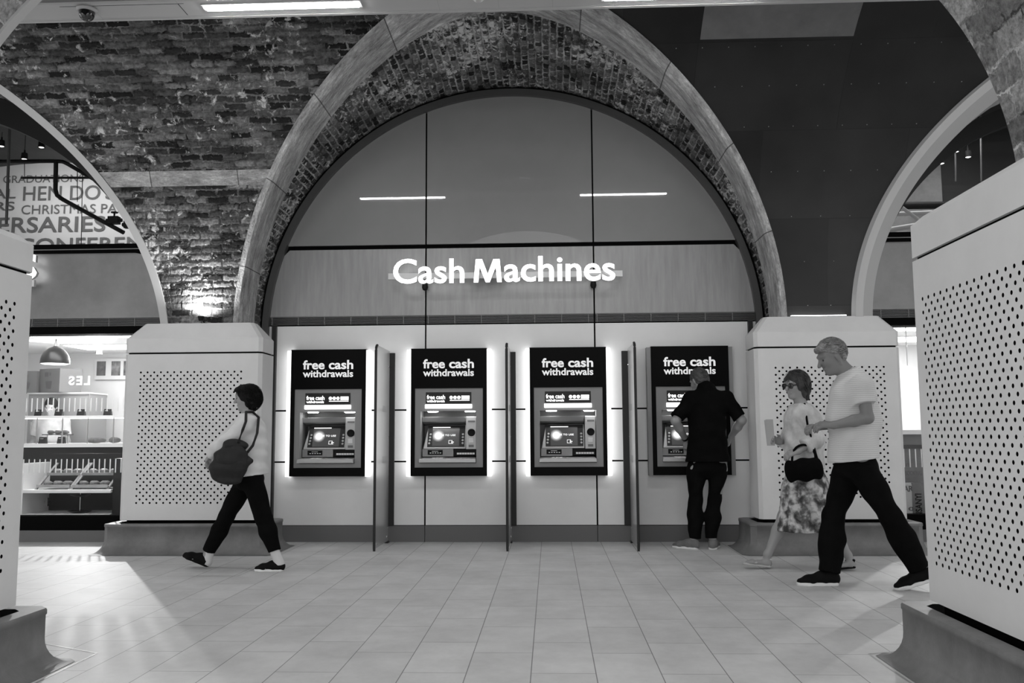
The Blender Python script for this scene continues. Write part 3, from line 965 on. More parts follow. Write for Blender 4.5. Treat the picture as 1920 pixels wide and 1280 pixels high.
def pier(label, cx, cy, wx, wy, face, pz, hz0, holes_off, zs=2.205, zt=2.378, hip=0.14, zj=2.05, ny=39):
    """clad pier on a cove plinth. cx, cy centre; wx, wy footprint; face 'y' = pierced side towards -y, 'x+' / 'x-' """
    t = thing('clad_pier', label, 'pier', (cx, cy, 0))
    hx, hy = wx / 2, wy / 2
    zb = 0.33
    c = 0.035                                    # small corner chamfer
    def octo(hx, hy, z, c): return [(-hx + c, -hy, z), (hx - c, -hy, z), (hx, -hy + c, z), (hx, hy - c, z), (hx - c, hy, z), (-hx + c, hy, z), (-hx, hy - c, z), (-hx, -hy + c, z)]
    # shaft: three closed sides + the pierced sheet
    b = MB()
    ring0, ring1 = octo(hx, hy, zb, c), octo(hx, hy, zj - 0.009, c)
    skip = {'y': 0, 'x+': 2, 'x-': 6}[face]
    v = ring0 + ring1
    f = [(i, (i + 1) % 8, 8 + (i + 1) % 8, 8 + i) for i in range(8) if i != skip]
    f += [tuple(range(7, -1, -1)), tuple(range(8, 16))]
    b.add(v, f)
    b.build('shaft_cladding', M['pier'], t)
    if face == 'y':
        pp = perf_panel(wx - 2 * c, zb, zj - 0.009, holes_off, hz0, pz, 16, ny)
        pp.build('pierced_panel', [M['pier'], M['hole']], t, (-hx + c, -hy, 0))
    elif face == 'x-':
        n = int((wy - 0.3) / pz)
        pp = perf_panel(wy - 2 * c, zb, zj - 0.009, holes_off, hz0, pz, n, ny)
        pp.build('pierced_panel', [M['pier'], M['hole']], t, (-hx, hy - c, 0), (0, 0, -pi / 2))
    else:
        n = int((wy - 0.3) / pz)
        w = wy - 2 * c
        pp = perf_panel(w, zb, zj - 0.009, w - holes_off - (n - 1) * pz, hz0, pz, n, ny)
        pp.build('pierced_panel', [M['pier'], M['hole']], t, (hx, -hy + c, 0), (0, 0, pi / 2))
    # cap with hipped top
    b = MB(); i = hip
    R = [octo(hx, hy, zj + 0.009, c), octo(hx, hy, zs, c), octo(hx - i, hy - i * 0.9, zt, c)]
    v = R[0] + R[1] + R[2]
    f = [(k * 8 + j, k * 8 + (j + 1) % 8, k * 8 + 8 + (j + 1) % 8, k * 8 + 8 + j) for k in (0, 1) for j in range(8)]
    f += [tuple(range(7, -1, -1)), tuple(range(16, 24))]
    b.add(v, f); b.build('cap', M['pier'], t)
    b = MB(); v = octo(hx - 0.02, hy - 0.02, zj - 0.03, c) + octo(hx - 0.02, hy - 0.02, zj + 0.03, c)
    b.add(v, [(j, (j + 1) % 8, 8 + (j + 1) % 8, 8 + j) for j in range(8)])
    b.build('cap_joint', M['black'], t)
    b = MB(); v = octo(hx - 0.05, hy - 0.05, 0.26, c) + octo(hx - 0.05, hy - 0.05, zb + 0.02, c)
    b.add(v, [(j, (j + 1) % 8, 8 + (j + 1) % 8, 8 + j) for j in range(8)])
    b.build('shadow_gap', M['black'], t)
    # plinth with a coved foot
    b = MB(); e = 0.11
    prof = [(e - 0.09, 0.30), (e, 0.30), (e + 0.004, 0.292), (e + 0.004, 0.27), (e, 0.265), (e, 0.15)]
    for k in range(1, 9):
        a = k / 8 * pi / 2; prof.append((e + 0.11 * (1 - cos(a)), 0.15 - 0.147 * sin(a)))
    rings = [octo(hx + d, hy + d, z, c + 0.02) for d, z in prof]
    b.grid([r for r in reversed(rings)], closed=True)
    b.build('plinth', M['plinth'], t, smooth=40)
    return t

# far piers (pierced front towards the passage), near piers (pierced side towards the arch)
pier('pale pierced pier left of the cash machines, behind the walking woman with the shoulder bag', -3.272, 9.335, 1.455, 0.43, 'y', 0.0708, 0.505, 0.146)
pier('pale pierced pier right of the cash machines, behind the walking couple', 3.2560, 9.335, 1.455, 0.43, 'y', 0.0719, 0.548, 0.172, ny=37)
pier('large near pierced pier cut off by the right edge of the photo', 3.15, 3.80, 1.50, 2.08, 'x-', 0.0713, 0.53, 0.105, 2.295, 2.34, 0.05, 2.11)
pier('near pierced pier cut off by the left edge of the photo', -3.066, 3.635, 1.50, 2.00, 'x+', 0.0713, 0.525, 0.144, 2.215, 2.26, 0.05, 2.06)

# steel inlay strips in the floor
b = MB()
def strip(xa, ya, xb, yb, w=0.012):
    d = Vector((xb - xa, yb - ya, 0)); n = Vector((-d.y, d.x, 0)).normalized() * w / 2
    p = [(xa - n.x, ya - n.y), (xa + n.x, ya + n.y), (xb + n.x, yb + n.y), (xb - n.x, yb - n.y)]
    b.add([(x, y, 0.0015) for x, y in p] , [(3, 2, 1, 0)])
strip(2.16, 5.05, 2.16, 2.9); strip(2.16, 5.05, 2.62, 5.20)
strip(-2.07, 4.98, -2.07, 2.9); strip(-2.07, 4.98, -2.5, 5.2)
pts = [at(312, 1080, 1) for _ in (0,)]
def fl(px, py):
    d = (at(px, py, 1.0) - CAM); tt = -1.2 / d[2]; return CAM + d * tt
P = [fl(312, 1080), fl(445, 1080), fl(478, 1066), fl(352, 1062)]
for i in range(4):
    a, c = P[i], P[(i + 1) % 4]
    if i != 3: strip(a[0], a[1], c[0], c[1], 0.01)
structure(b.build('trim_14', M['inlay']))

# ================================================================ CASH MACHINES
def cash_machine(x, label, lit=True, master=None):
    t = thing('cash_machine', label, 'cash machine', (x, W, 0.73), 'cash machines in the glazed wall')
    Wd, H, D = 0.853, 1.42, 0.11           # surround
    x0 = -Wd / 2
    fx0, fx1, fz0, fz1 = x0 + 0.046, x0 + 0.808, 0.094, 0.972
    b = MB()
    b.box(x0, fx0, -D, 0.02, 0, H); b.box(fx1, -x0, -D, 0.02, 0, H)
    b.box(fx0, fx1, -D, 0.02, 0, fz0); b.box(fx0, fx1, -D, 0.02, fz1, H)
    b.build('surround', M['surround'], t)
    for word, wx, ww, wh in (('free', -0.29, 0.246, 0.104), ('cash', 0.004, 0.278, 0.104)):
        me = text_mesh(word, ww, wh, 0.002, 0.024); shift_mesh(me, wx, -D - 0.0005, 1.195)
        link('lettering', me, [M['backlit'], M['backlit']], t)
    me = text_mesh('withdrawals', 0.572, 0.080, 0.002, 0.022); shift_mesh(me, -0.29, -D - 0.0005, 1.106)
    link('lettering', me, [M['backlit'], M['backlit']], t)
    for s in (-1, 1):
        xx = s * (Wd / 2 + 0.024)
        b = MB(); b.box(xx - 0.023, xx + 0.023, -D + 0.01, -0.002, -0.004, H - 0.01)
        o = b.build('side_light', M['strip'] if lit else M['fascia'], t)
        o['label'] = 'glowing white side light' if lit else 'unlit dark side light'
    # fascia with a recess opening
    ox0, ox1, oz0, oz1 = x0 + 0.108, x0 + 0.733, 0.142, 0.718
    fd = -D + 0.014
    b = MB()
    b.box(fx0, ox0, fd, 0.02, fz0, fz1); b.box(ox1, fx1, fd, 0.02, fz0, fz1)
    b.box(ox0, ox1, fd, 0.02, fz0, oz0); b.box(ox0, ox1, fd, 0.02, oz1, fz1)
    b.build('fascia', M['fascia'], t)
    # header display
    hx0, hx1 = x0 + 0.168, x0 + 0.678
    boxobj('header_display', M['frame'], (hx0, hx1, fd - 0.006, fd + 0.01, 0.80, 0.928), t)
    for word, wx, ww in (('free', 0.012, 0.088), ('cash', 0.117, 0.10)):
        me = text_mesh(word, ww, 0.048, 0.001, 0.017); shift_mesh(me, hx0 + wx, fd - 0.0065, 0.850)
        link('header_lettering', me, [M['glow_text'], M['glow_text']], t)
    me = text_mesh('withdrawals', 0.2, 0.030, 0.001, 0.015); shift_mesh(me, hx0 + 0.012, fd - 0.0065, 0.815)
    link('header_lettering', me, [M['glow_text'], M['glow_text']], t)
    b = MB()
    for k in range(3): b.lathe([(0.0, -0.002), (0.019, -0.002), (0.019, 0)], (hx0 + 0.285 + k * 0.043, fd - 0.006, 0.868), 16, axis='y')
    b.box(hx0 + 0.40, hx0 + 0.49, fd - 0.008, fd - 0.006, 0.848, 0.888)
    b.box(hx0 + 0.27, hx0 + 0.49, fd - 0.008, fd - 0.006, 0.832, 0.841)
    b.build('card_symbols', M['glow_text'], t)
    boxobj('light_bar', M['atm_bar'], (x0 + 0.160, x0 + 0.686, fd - 0.012, fd + 0.01, 0.747, 0.793), t, bevel=0.004)
    # recess box (open to the front)
    rd = 0.24
    b = MB()
    b.box(ox0 - 0.01, ox0, 0.0205, rd, oz0 - 0.01, oz1 + 0.01); b.box(ox1, ox1 + 0.01, 0.0205, rd, oz0 - 0.01, oz1 + 0.01)
    b.box(ox0, ox1, 0.0205, rd, oz1, oz1 + 0.01); b.box(ox0, ox1, 0.0205, rd, oz0 - 0.01, oz0)
    b.box(ox0 - 0.01, ox1 + 0.01, rd, rd + 0.01, oz0 - 0.01, oz1 + 0.01)
    b.build('recess', M['recess'], t)
    # canopy lip inside the top of the recess
    b = MB(); b.hexa([(ox0, 0.03, 0.60), (ox1 - 0.13, 0.03, 0.60), (ox0, rd, 0.56), (ox1 - 0.13, rd, 0.56),
                      (ox0, 0.0, 0.655), (ox1 - 0.13, 0.0, 0.655), (ox0, rd, 0.655), (ox1 - 0.13, rd, 0.655)])
    b.build('recess_canopy', M['fascia'], t, bevel=0.004)
    for cx in (ox0 + 0.13, ox1 - 0.075):
        b = MB(); b.lathe([(0.0, -0.012), (0.055, -0.010), (0.062, 0.0), (0.0, 0.0)], (cx, fd + 0.075, oz1 - 0.001), 20)
        b.build('downlight', M['atm_down'], t)
    # tilted screen unit
    sx0, sx1 = ox0 + 0.018, ox1 - 0.128
    zlo, zhi, ylo, yhi = 0.306, 0.565, -0.01, 0.10
    b = MB()
    b.hexa([(sx0, ylo, zlo - 0.008), (sx1, ylo, zlo - 0.008), (sx0, 0.22, zlo), (sx1, 0.22, zlo),
            (sx0 + 0.05, yhi, zhi), (sx1, yhi, zhi), (sx0 + 0.05, 0.22, zhi), (sx1, 0.22, zhi)])
    b.build('screen_bezel', M['silver'], t, bevel=0.006)
    tilt = math.atan2(yhi - ylo, zhi - zlo)
    ln = math.hypot(yhi - ylo, zhi - zlo + 0.008)
    def tilted(name, m, xa, xb, da, db, out, parent=t):
        b = MB(); b.box(xa, xb, -out, 0.004, da, db)
        return b.build(name, m, parent, (0, ylo, zlo - 0.008), (-tilt, 0, 0))
    tilted('screen_mask', M['frame'], sx0 + 0.045, sx1 - 0.012, 0.022, ln - 0.004, 0.004)
    scr = tilted('screen', M['screen'], sx0 + 0.10, sx1 - 0.075, 0.03, ln - 0.035, 0.0065)
    me = text_mesh('FREE TO USE', 0.20, 0.022, 0.001, 0.02, 1.1); shift_mesh(me, sx0 + 0.16, -0.0075, 0.150)
    o = link('screen_lettering', me, [M['screen_text'], M['screen_text']], t); o.location = (0, ylo, zlo - 0.008); o.rotation_euler = (-tilt, 0, 0)
    b = MB()
    for (xa, xb, za, zb) in ((0.285, 0.34, 0.058, 0.062), (0.285, 0.289, 0.058, 0.10), (0.285, 0.325, 0.096, 0.10), (0.315, 0.345, 0.074, 0.082), (0.32, 0.327, 0.063, 0.1)):
        b.box(sx0 + xa, sx0 + xb, -0.0078, -0.0065, za, zb)
    b.build('screen_symbol', M['screen_text'], t, (0, ylo, zlo - 0.008), (-tilt, 0, 0))
    b = MB(); b.box(sx0 + 0.10, sx0 + 0.30, -0.0078, -0.0065, 0.252, 0.262); b.build('screen_caption', M['screen_text'], t, (0, ylo, zlo - 0.008), (-tilt, 0, 0))
    for sgn, xx in ((-1, sx0 + 0.066), (1, sx1 - 0.035)):
        for k in range(4):
            b = MB(); b.lathe([(0.0, -0.010), (0.010, -0.009), (0.0125, -0.004), (0.0125, 0.0)], (xx + (0.004 * k if sgn < 0 else 0), 0, 0.065 + k * 0.036), 14, axis='y')
            b.build('screen_button', M['silver'], t, (0, ylo, zlo - 0.008), (-tilt, 0, 0))
    # card reader column
    cx0, cx1 = ox1 - 0.122, ox1 - 0.004
    boxobj('reader_column', M['silver'], (cx0, cx1, -0.035, 0.22, 0.292, 0.655), t, bevel=0.006)
    mx = (cx0 + cx1) / 2
    boxobj('receipt_slot', M['recess'], (mx - 0.035, mx + 0.045, -0.040, -0.03, 0.592, 0.612), t)
    b = MB(); b.lathe([(0.0, -0.016), (0.028, -0.014), (0.036, -0.02), (0.042, -0.014), (0.042, 0.0)], (mx + 0.004, -0.034, 0.478), 28, axis='y')
    b.build('card_reader_ring', M['blackplastic'], t, smooth=50)
    boxobj('card_slot', M['white'], (mx - 0.026, mx + 0.028, -0.046, -0.034, 0.365, 0.418), t, bevel=0.003)
    boxobj('reader_light', M['recess'], (mx - 0.028, mx + 0.03, -0.040, -0.034, 0.315, 0.342), t)
    # cash and key tray
    boxobj('cash_dispenser', M['blackplastic'], (ox1 - 0.262, ox1 - 0.008, -0.01, 0.2, 0.218, 0.292), t, bevel=0.004)
    b = MB()
    for k in range(7): b.box(ox1 - 0.225 + k * 0.029, ox1 - 0.200 + k * 0.029, -0.018, -0.009, 0.234, 0.254)
    b.build('dispenser_teeth', M['white'], t)
    boxobj('deposit_panel', M['fascia'], (ox0 + 0.012, ox1 - 0.265, -0.012, 0.2, 0.212, 0.296), t)
    boxobj('deposit_slot', M['blackplastic'], (ox0 + 0.072, ox0 + 0.24, -0.018, -0.01, 0.232, 0.285), t)
    b = MB()
    for k in range(5): b.box(ox0 + 0.095 + k * 0.028, ox0 + 0.112 + k * 0.028, -0.0195, -0.018, 0.248, 0.256)
    b.box(ox0 + 0.12, ox0 + 0.19, -0.0195, -0.018, 0.268, 0.273)
    b.build('deposit_marks', M['white_letter'], t)
    b = MB(); b.hexa([(ox0 - 0.012, -0.165, 0.148), (ox1 + 0.002, -0.165, 0.148), (ox0 + 0.02, 0.2, 0.148), (ox1 - 0.02, 0.2, 0.148),
                      (ox0 - 0.006, -0.160, 0.190), (ox1 - 0.004, -0.160, 0.190), (ox0 + 0.02, 0.2, 0.214), (ox1 - 0.02, 0.2, 0.214)])
    b.build('key_shelf', M['silver'], t, bevel=0.006)
    for k in range(4):
        for j in range(3):
            b = MB(); b.box(0, 0.034, 0, 0.022, 0, 0.007)
            b.build('key', M['white'] if k < 3 else M['fascia'], t, (ox0 + 0.13 + k * 0.042, -0.115 + j * 0.03, 0.192 + (j * 0.03) * 0.066), bevel=0.002)
    return t

M['screen'] = bpy.data.materials.new('lit_screen')
M['screen'].use_nodes = True
_nt = M['screen'].node_tree; _p = _nt.nodes['Principled BSDF']
_p.inputs['Base Color'].default_value = (0.02, 0.02, 0.02, 1); _p.inputs['Roughness'].default_value = 0.12
_tc = _nt.nodes.new('ShaderNodeTexCoord'); _mp = _nt.nodes.new('ShaderNodeMapping')
_mp.inputs['Location'].default_value = (0.135 * 12.5, 0, -0.155 * 12.5); _mp.inputs['Scale'].default_value = (12.5, 0, 12.5)
_gr = _nt.nodes.new('ShaderNodeTexGradient'); _gr.gradient_type = 'QUADRATIC_SPHERE'
_ml = _nt.nodes.new('ShaderNodeMath'); _ml.operation = 'MULTIPLY_ADD'; _ml.inputs[1].default_value = 3.2; _ml.inputs[2].default_value = 0.055
_nt.links.new(_tc.outputs['Object'], _mp.inputs['Vector']); _nt.links.new(_mp.outputs[0], _gr.inputs[0]); _nt.links.new(_gr.outputs['Fac'], _ml.inputs[0])
_p.inputs['Emission Color'].default_value = (1, 1, 1, 1)
_nt.links.new(_ml.outputs[0], _p.inputs['Emission Strength'])

CX = (-2.045, -0.682, 0.65, 2.0)
cm = cash_machine(CX[0], 'leftmost lit cash machine, just right of the left pierced pier')
dup(cm, (CX[1], W, 0.73), 'second lit cash machine from the left, between the left and middle divider screens')
dup(cm, (CX[2], W, 0.73), 'third cash machine from the left, last of the three with glowing sides')
cash_machine(CX[3], 'rightmost cash machine with dark unlit sides, behind the standing man in black', lit=False)

# divider screens
M['divider'] = mat('frosted_screen', 0.30, 0.3, noise=0.08, nscale=1.5, stretch=(1, 1, 0.7))
M['divider'].node_tree.nodes['Principled BSDF'].inputs['Transmission Weight'].default_value = 0.25
def divider(x, label, dx):
    t = thing('divider_screen', label, 'divider screen', (x, W, 0), 'divider screens between the cash machines')
    Z1, Dp, r = 2.13, 0.80, 0.07
    poly = [(-0.03, 0.02), (-0.03, Z1)] + [(-Dp + r - r * sin(a), Z1 - r + r * cos(a)) for a in np.linspace(0, pi / 2, 8)] + [(-Dp, 0.02)]
    b = MB(); n = len(poly)
    v = [(-0.006, y, z) for y, z in poly] + [(0.006, y, z) for y, z in poly]
    b.add(v, [tuple(range(n)), tuple(range(2 * n - 1, n - 1, -1))] + [(i, (i + 1) % n, n + (i + 1) % n, n + i) for i in range(n)])
    b.build('screen_panel', M['divider'], t)
    b = MB(); edge = poly[1:]
    b.tube([(0, y, z) for y, z in edge[1:]], 0.014, 8); b.build('edge_trim', M['frame'], t, smooth=60)
    boxobj('wall_post', M['frame'], (-0.045 + dx, 0.045 + dx, -0.035, 0.0, 0.18, Z1 - 0.02), t, bevel=0.004)
    b = MB()
    for z in (0.92, 1.47):
        for k in range(8):
            y = -0.10 - k * 0.045
            for s in (-1, 1): b.box(s * 0.0066 - 0.0005, s * 0.0066 + 0.0005, y - 0.008, y + 0.008, z - 0.035, z + 0.035)
    b.build('slot_marks', M['fascia'], t)
    for y, z in ((-0.06, 1.95), (-0.06, 1.16), (-0.06, 0.16), (-0.12, 0.07), (-0.7, 0.06)):
        b = MB(); b.lathe([(0, -0.013), (0.010, -0.011), (0.012, -0.006)], (0, 0, 0), 10, axis='y')
        b.lathe([(0.012, 0.006), (0.010, 0.011), (0, 0.013)], (0, 0, 0), 10, axis='y')
        b.build('fixing', M['chrome'], t, (0, y, z), (0, 0, pi / 2))
    b = MB(); b.box(-0.012, 0.012, -Dp, -Dp + 0.012, 0, 0.02); b.box(-0.02, 0.02, -0.12, -0.04, 0, 0.02)
    b.build('foot', M['frame'], t)
    return t
dv = divider(-1.37, 'frosted divider screen left of the second cash machine', 0.02)
dup(dv, (0.0, W, 0), 'frosted divider screen seen edge-on between second and third cash machines')
divider(1.33, 'frosted divider screen beside the standing man in black', -0.03)

# illuminated sign
t = thing('illuminated_sign', 'glowing white Cash Machines sign on the brushed band under the arch', 'sign', (0, W, 2.872))
me = text_mesh('Cash', 0.80, 0.284, 0.045, 0.016, 1.0); shift_mesh(me, -1.295, -0.20, -0.006)
link('sign_word', me, [M['sign'], M['signside']], t)
MW, MH = 0.315, 0.262
b = MB(); b.prism([(x * MW - 0.39, z * MH) for x, z in ((0, 0), (.165, 0), (.215, .66), (.43, 0), (.57, 0), (.785, .66), (.835, 0), (1, 0), (.925, 1), (.70, 1), (.50, .36), (.30, 1), (.075, 1))], -0.245, -0.20)
me = b.mesh('sign_word')
for p in me.polygons: p.material_index = 0 if p.normal.y < -0.5 else 1
link('sign_word', me, [M['sign'], M['signside']], t)
me = text_mesh('achines', 1.235, 0.288, 0.045, 0.016, 1.0); shift_mesh(me, -0.05, -0.20, 0.0)
link('sign_word', me, [M['sign'], M['signside']], t)
boxobj('rail', M['signbar'], (-1.36, 1.27, -0.195, -0.165, 0.055, 0.125), t, bevel=0.003)
for x in (-0.96, 0.95):
    b = MB(); b.tube([(x, -0.165, 0.09), (x, -0.02, 0.02)], 0.012, 10); b.lathe([(0, 0.05), (0.03, 0.04), (0.035, 0.0), (0.025, -0.03), (0, -0.038)], (x, -0.07, -0.02), 16)
    b.build('bracket', M['blackplastic'], t, smooth=50)

# ================================================================ CEILING FITTINGS
def led(x, label):
    t = thing('ceiling_light', label, 'ceiling light', (x, 7.0, ZR), 'linear lights in the ceiling raft')
    b = MB(); b.box(-0.665, 0.665, -0.06, 0.06, -0.012, 0.0); b.build('housing', M['raft'], t)
    b = MB(); b.box(-0.64, 0.64, -0.036, 0.036, -0.022, -0.012); b.build('diffuser', M['led'], t, bevel=0.004)
    return t
l0 = led(-1.745, 'glowing strip light in the ceiling, left of centre')
dup(l0, (1.57, 7.0, ZR), 'glowing strip light cut by the top edge, right of centre')
dup(l0, (-5.06, 7.0, ZR), 'strip light in the ceiling further along the passage to the left')
dup(l0, (4.88, 7.0, ZR), 'strip light in the ceiling further along the passage to the right')

c = at(163, 22, 6.98)
t = thing('dome_camera', 'dark dome security camera under the ceiling near the top left corner', 'security camera', (c[0], 6.98, ZR))
b = MB(); b.lathe([(0, 0), (0.085, 0), (0.09, -0.015), (0.075, -0.03), (0.0, -0.03)], n=28); b.build('mount', M['silver'], t, smooth=40)
b = MB(); b.lathe([(0.066, -0.028)] + [(0.062 * cos(a), -0.045 - 0.062 * sin(a)) for a in np.linspace(0, pi / 2, 10)], n=28); b.build('dome', M['gloss_black'], t, smooth=60)
c = at(897, 4, 6.95)
t = thing('smoke_detector', 'small round white smoke detector on the ceiling at the top edge', 'smoke detector', (c[0], 6.95, ZR))
b = MB(); b.lathe([(0, 0), (0.055, 0), (0.055, -0.012), (0.04, -0.018), (0.038, -0.03), (0, -0.034)], n=24); b.build('body', M['white'], t, smooth=40)
b = MB(); b.lathe([(0.02, -0.0325), (0.022, -0.038), (0, -0.04)], n=16); b.build('sensor', M['silver'], t, smooth=40)

def uplight(x, y, label, power, sx=0.0):
    t = thing('uplight', label, 'spotlight', (x, y, 2.372))
    b = MB(); b.box(-0.03, 0.03, -0.012, 0.03, 0.0, 0.012); b.build('base', M['blackplastic'], t)
    b = MB(); b.tube([(0, 0, 0.01), (0, -0.02, 0.035), (0, -0.085, 0.035)], 0.008, 8); b.build('stem', M['blackplastic'], t)
    b = MB(); b.lathe([(0, 0.0), (0.022, 0.0), (0.034, 0.05), (0.030, 0.05), (0.02, 0.02), (0, 0.02)], (0, -0.095, 0.02), 18); b.build('head', M['blackplastic'], t, smooth=50)
    L = bpy.data.lights.new('uplight_lamp', 'SPOT'); L.energy = power; L.spot_size = radians(160); L.spot_blend = 0.8; L.shadow_soft_size = 0.03
    o = bpy.data.objects.new('lamp', L); COL.objects.link(o); o.parent = t; o.location = (0, -0.095, 0.085); o.rotation_euler = (pi - 0.2, 0, 0)
    return t
uplight(-3.22, 9.266, 'small black uplight on the left far pier cap', UPLIGHT)
t = thing('uplight_pool_bar', 'glowing bar built for the pool of uplight on the right far pier cap', 'light', (3.23, 9.262, 2.372))  # glowing bar stands in for the pool of light at the cladding foot
boxobj('housing', M['blackplastic'], (-0.29, 0.29, -0.012, 0.028, 0, 0.012), t)
M['uplight_pool_glow'] = emission('uplight_pool_glow', 9.0)
boxobj('diffuser', M['uplight_pool_glow'], (-0.28, 0.28, -0.008, 0.022, 0.012, 0.02), t)

# ================================================================ LEFT SHOP
def px(x, y, Y): return at(x, y, Y)
# pendant lamp
c = px(103, 682, 11.4)
t = thing('pendant_lamp', 'dark dome pendant lamp hanging in the bright shop on the left', 'pendant lamp', tuple(c))
b = MB(); R = 0.178
b.lathe([(R, 0)] + [(R * cos(a), 0.02 + 0.21 * sin(a)) for a in np.linspace(0.0, 1.38, 14)] + [(0.03, 0.232), (0.0, 0.232)], n=36)
b.lathe([(R - 0.006, 0.002)] + [((R - 0.008) * cos(a), 0.02 + 0.20 * sin(a)) for a in np.linspace(0.0, 1.5, 12)], n=36, mi=1)
M['lampblack'] = mat('lamp_enamel', 0.015, 0.3, spec=0.3)
b.build('shade', [M['lampblack'], M['white']], t, smooth=40)
b = MB(); b.lathe([(0, 0.0), (0.15, -0.004), (0.165, 0.006), (0, 0.012)], n=28); b.build('diffuser', emission('pendant_glow', 6.0), t)
b = MB(); b.lathe([(0.0, 0.22), (0.024, 0.22), (0.024, 0.26), (0.014, 0.30), (0, 0.30)], n=14); b.build('cap', M['silver'], t, smooth=40)
b = MB(); zt = 2.46 - c[2]; b.tube([(0, 0, 0.3), (0.008, 0, 0.36), (-0.004, 0, 0.41), (0, 0, zt)], 0.006, 8); b.build('cord', M['blackplastic'], t)

# back unit with boxes
M['unit'] = mat('back_unit_grey', 0.30, 0.5)
a0 = px(52, 736, 12.5); a1 = px(166, 736, 12.5)
t = thing('back_unit', 'grey back counter unit under the cardboard boxes in the left shop', 'cabinet', ((a0[0] + a1[0]) / 2, 12.75, 0))
wd = (a1[0] - a0[0]) / 2; hz = a0[2]
b = MB(); b.box(-wd, wd, -0.22, 0.3, 0, hz - 0.02); b.build('carcass', M['unit'], t, bevel=0.004)
b = MB(); b.box(-wd - 0.01, wd + 0.01, -0.25, 0.3, hz - 0.02, hz); b.build('top_board', M['white'], t)
for i in range(2):
    b = MB(); b.box(-wd + 0.01 + i * wd, -0.01 + i * wd, -0.235, -0.221, 0.1, hz - 0.05); d = b.build('door', M['unit'], t, bevel=0.003)
    b = MB(); b.box(-wd + 0.06 + i * wd, -wd + 0.08 + i * wd, -0.25, -0.235, hz - 0.6, hz - 0.42); b.build('handle', M['silver'], d)
def carton(cx, w, d, h, rz, label):
    t = thing('cardboard_box', label, 'box', (cx, 12.62, hz), 'cardboard boxes in the left shop', rz)
    b = MB(); b.box(-w / 2, w / 2, -d / 2, d / 2, 0, h); b.build('carton', M['cardboard'], t, bevel=0.004)
    b = MB(); b.box(-w / 2 - 0.001, w / 2 + 0.001, -0.025, 0.025, h, h + 0.001); b.build('tape', M['wood'], t)
    b = MB()
    b.box(-0.1, -0.02, -d / 2 - 0.002, -d / 2, h * 0.66, h * 0.86); b.box(0.0, 0.03, -d / 2 - 0.002, -d / 2, h * 0.7, h * 0.84)
    b.hexa([(-0.06, -d / 2 - 0.002, h * .15), (0.04, -d / 2 - 0.002, h * .15), (-0.06, -d / 2, h * .15), (0.04, -d / 2, h * .15),
            (-0.08, -d / 2 - 0.002, h * .48), (0.06, -d / 2 - 0.002, h * .48), (-0.08, -d / 2, h * .48), (0.06, -d / 2, h * .48)])
    b.build('print', M['text_grey'], t)
x1 = px(104, 735, 12.5)[0]; x2 = px(57, 735, 12.5)[0]
carton(x1, 0.44, 0.36, 0.34, radians(-24), 'large cardboard box on the back unit below the pendant lamp')
carton(x2 - 0.05, 0.30, 0.30, 0.31, 0.0, 'cardboard box half hidden by the left near pier')

# menu picture on the back wall
c = px(206, 690, 13.3)
t = thing('menu_board', 'pale menu board with photographs on the back wall of the left shop', 'menu board', (c[0], 13.38, c[2]))
boxobj('frame', M['white'], (-0.26, 0.34, -0.03, 0, -0.17, 0.15), t)
for i, (xx, v) in enumerate(((-0.17, 0.12), (0.06, 0.2), (0.25, 0.15))):
    boxobj('photograph', mat('print_%d' % i, v, 0.4, noise=0.8, nscale=14), (xx - 0.06, xx + 0.08, -0.034, -0.03, -0.11, 0.11), t)
# reflection of a lit sign, built as glowing reversed letters
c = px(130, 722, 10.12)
t = thing('window_lettering', 'reflected sign built as glowing reversed letters behind the left shop glass', 'lettering', (c[0], W + 0.062, c[2]))
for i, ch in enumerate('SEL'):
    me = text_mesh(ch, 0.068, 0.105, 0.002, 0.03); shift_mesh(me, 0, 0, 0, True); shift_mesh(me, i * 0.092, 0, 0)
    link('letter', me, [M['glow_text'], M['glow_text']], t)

# serving counter with glass case
YC2 = 11.5
zt, zm = px(130, 779, YC2)[2], px(130, 831, YC2)[2]
xl, xr = px(20, 800, YC2)[0], px(262, 800, YC2)[0]
t = thing('serving_counter', 'dark serving counter with a lit glass case inside the left shop', 'counter', ((xl + xr) / 2, YC2, 0))
hw = (xr - xl) / 2
boxobj('counter_front', M['counter'], (-hw, hw, 0.02, 0.6, 0, zm - 0.05), t)
boxobj('case_floor', M['white'], (-hw, hw, -0.01, 0.6, zm - 0.05, zm), t)
boxobj('case_top', M['white'], (-hw, hw, -0.01, 0.5, zt - 0.03, zt), t)
b = MB()
for k in range(6):
    x = -hw + 0.004 + k * (2 * hw - 0.02) / 5; b.box(x, x + 0.012, 0, 0.012, zm, zt - 0.03)
b.build('case_posts', M['silver'], t)
boxobj('case_glass', M['glass'], (-hw, hw, -0.006, -0.002, zm, zt - 0.03), t)
boxobj('case_light', emission('case_glow', 5.0), (-hw + 0.02, hw - 0.02, 0.05, 0.08, zt - 0.04, zt - 0.031), t)
xc = (xl + xr) / 2
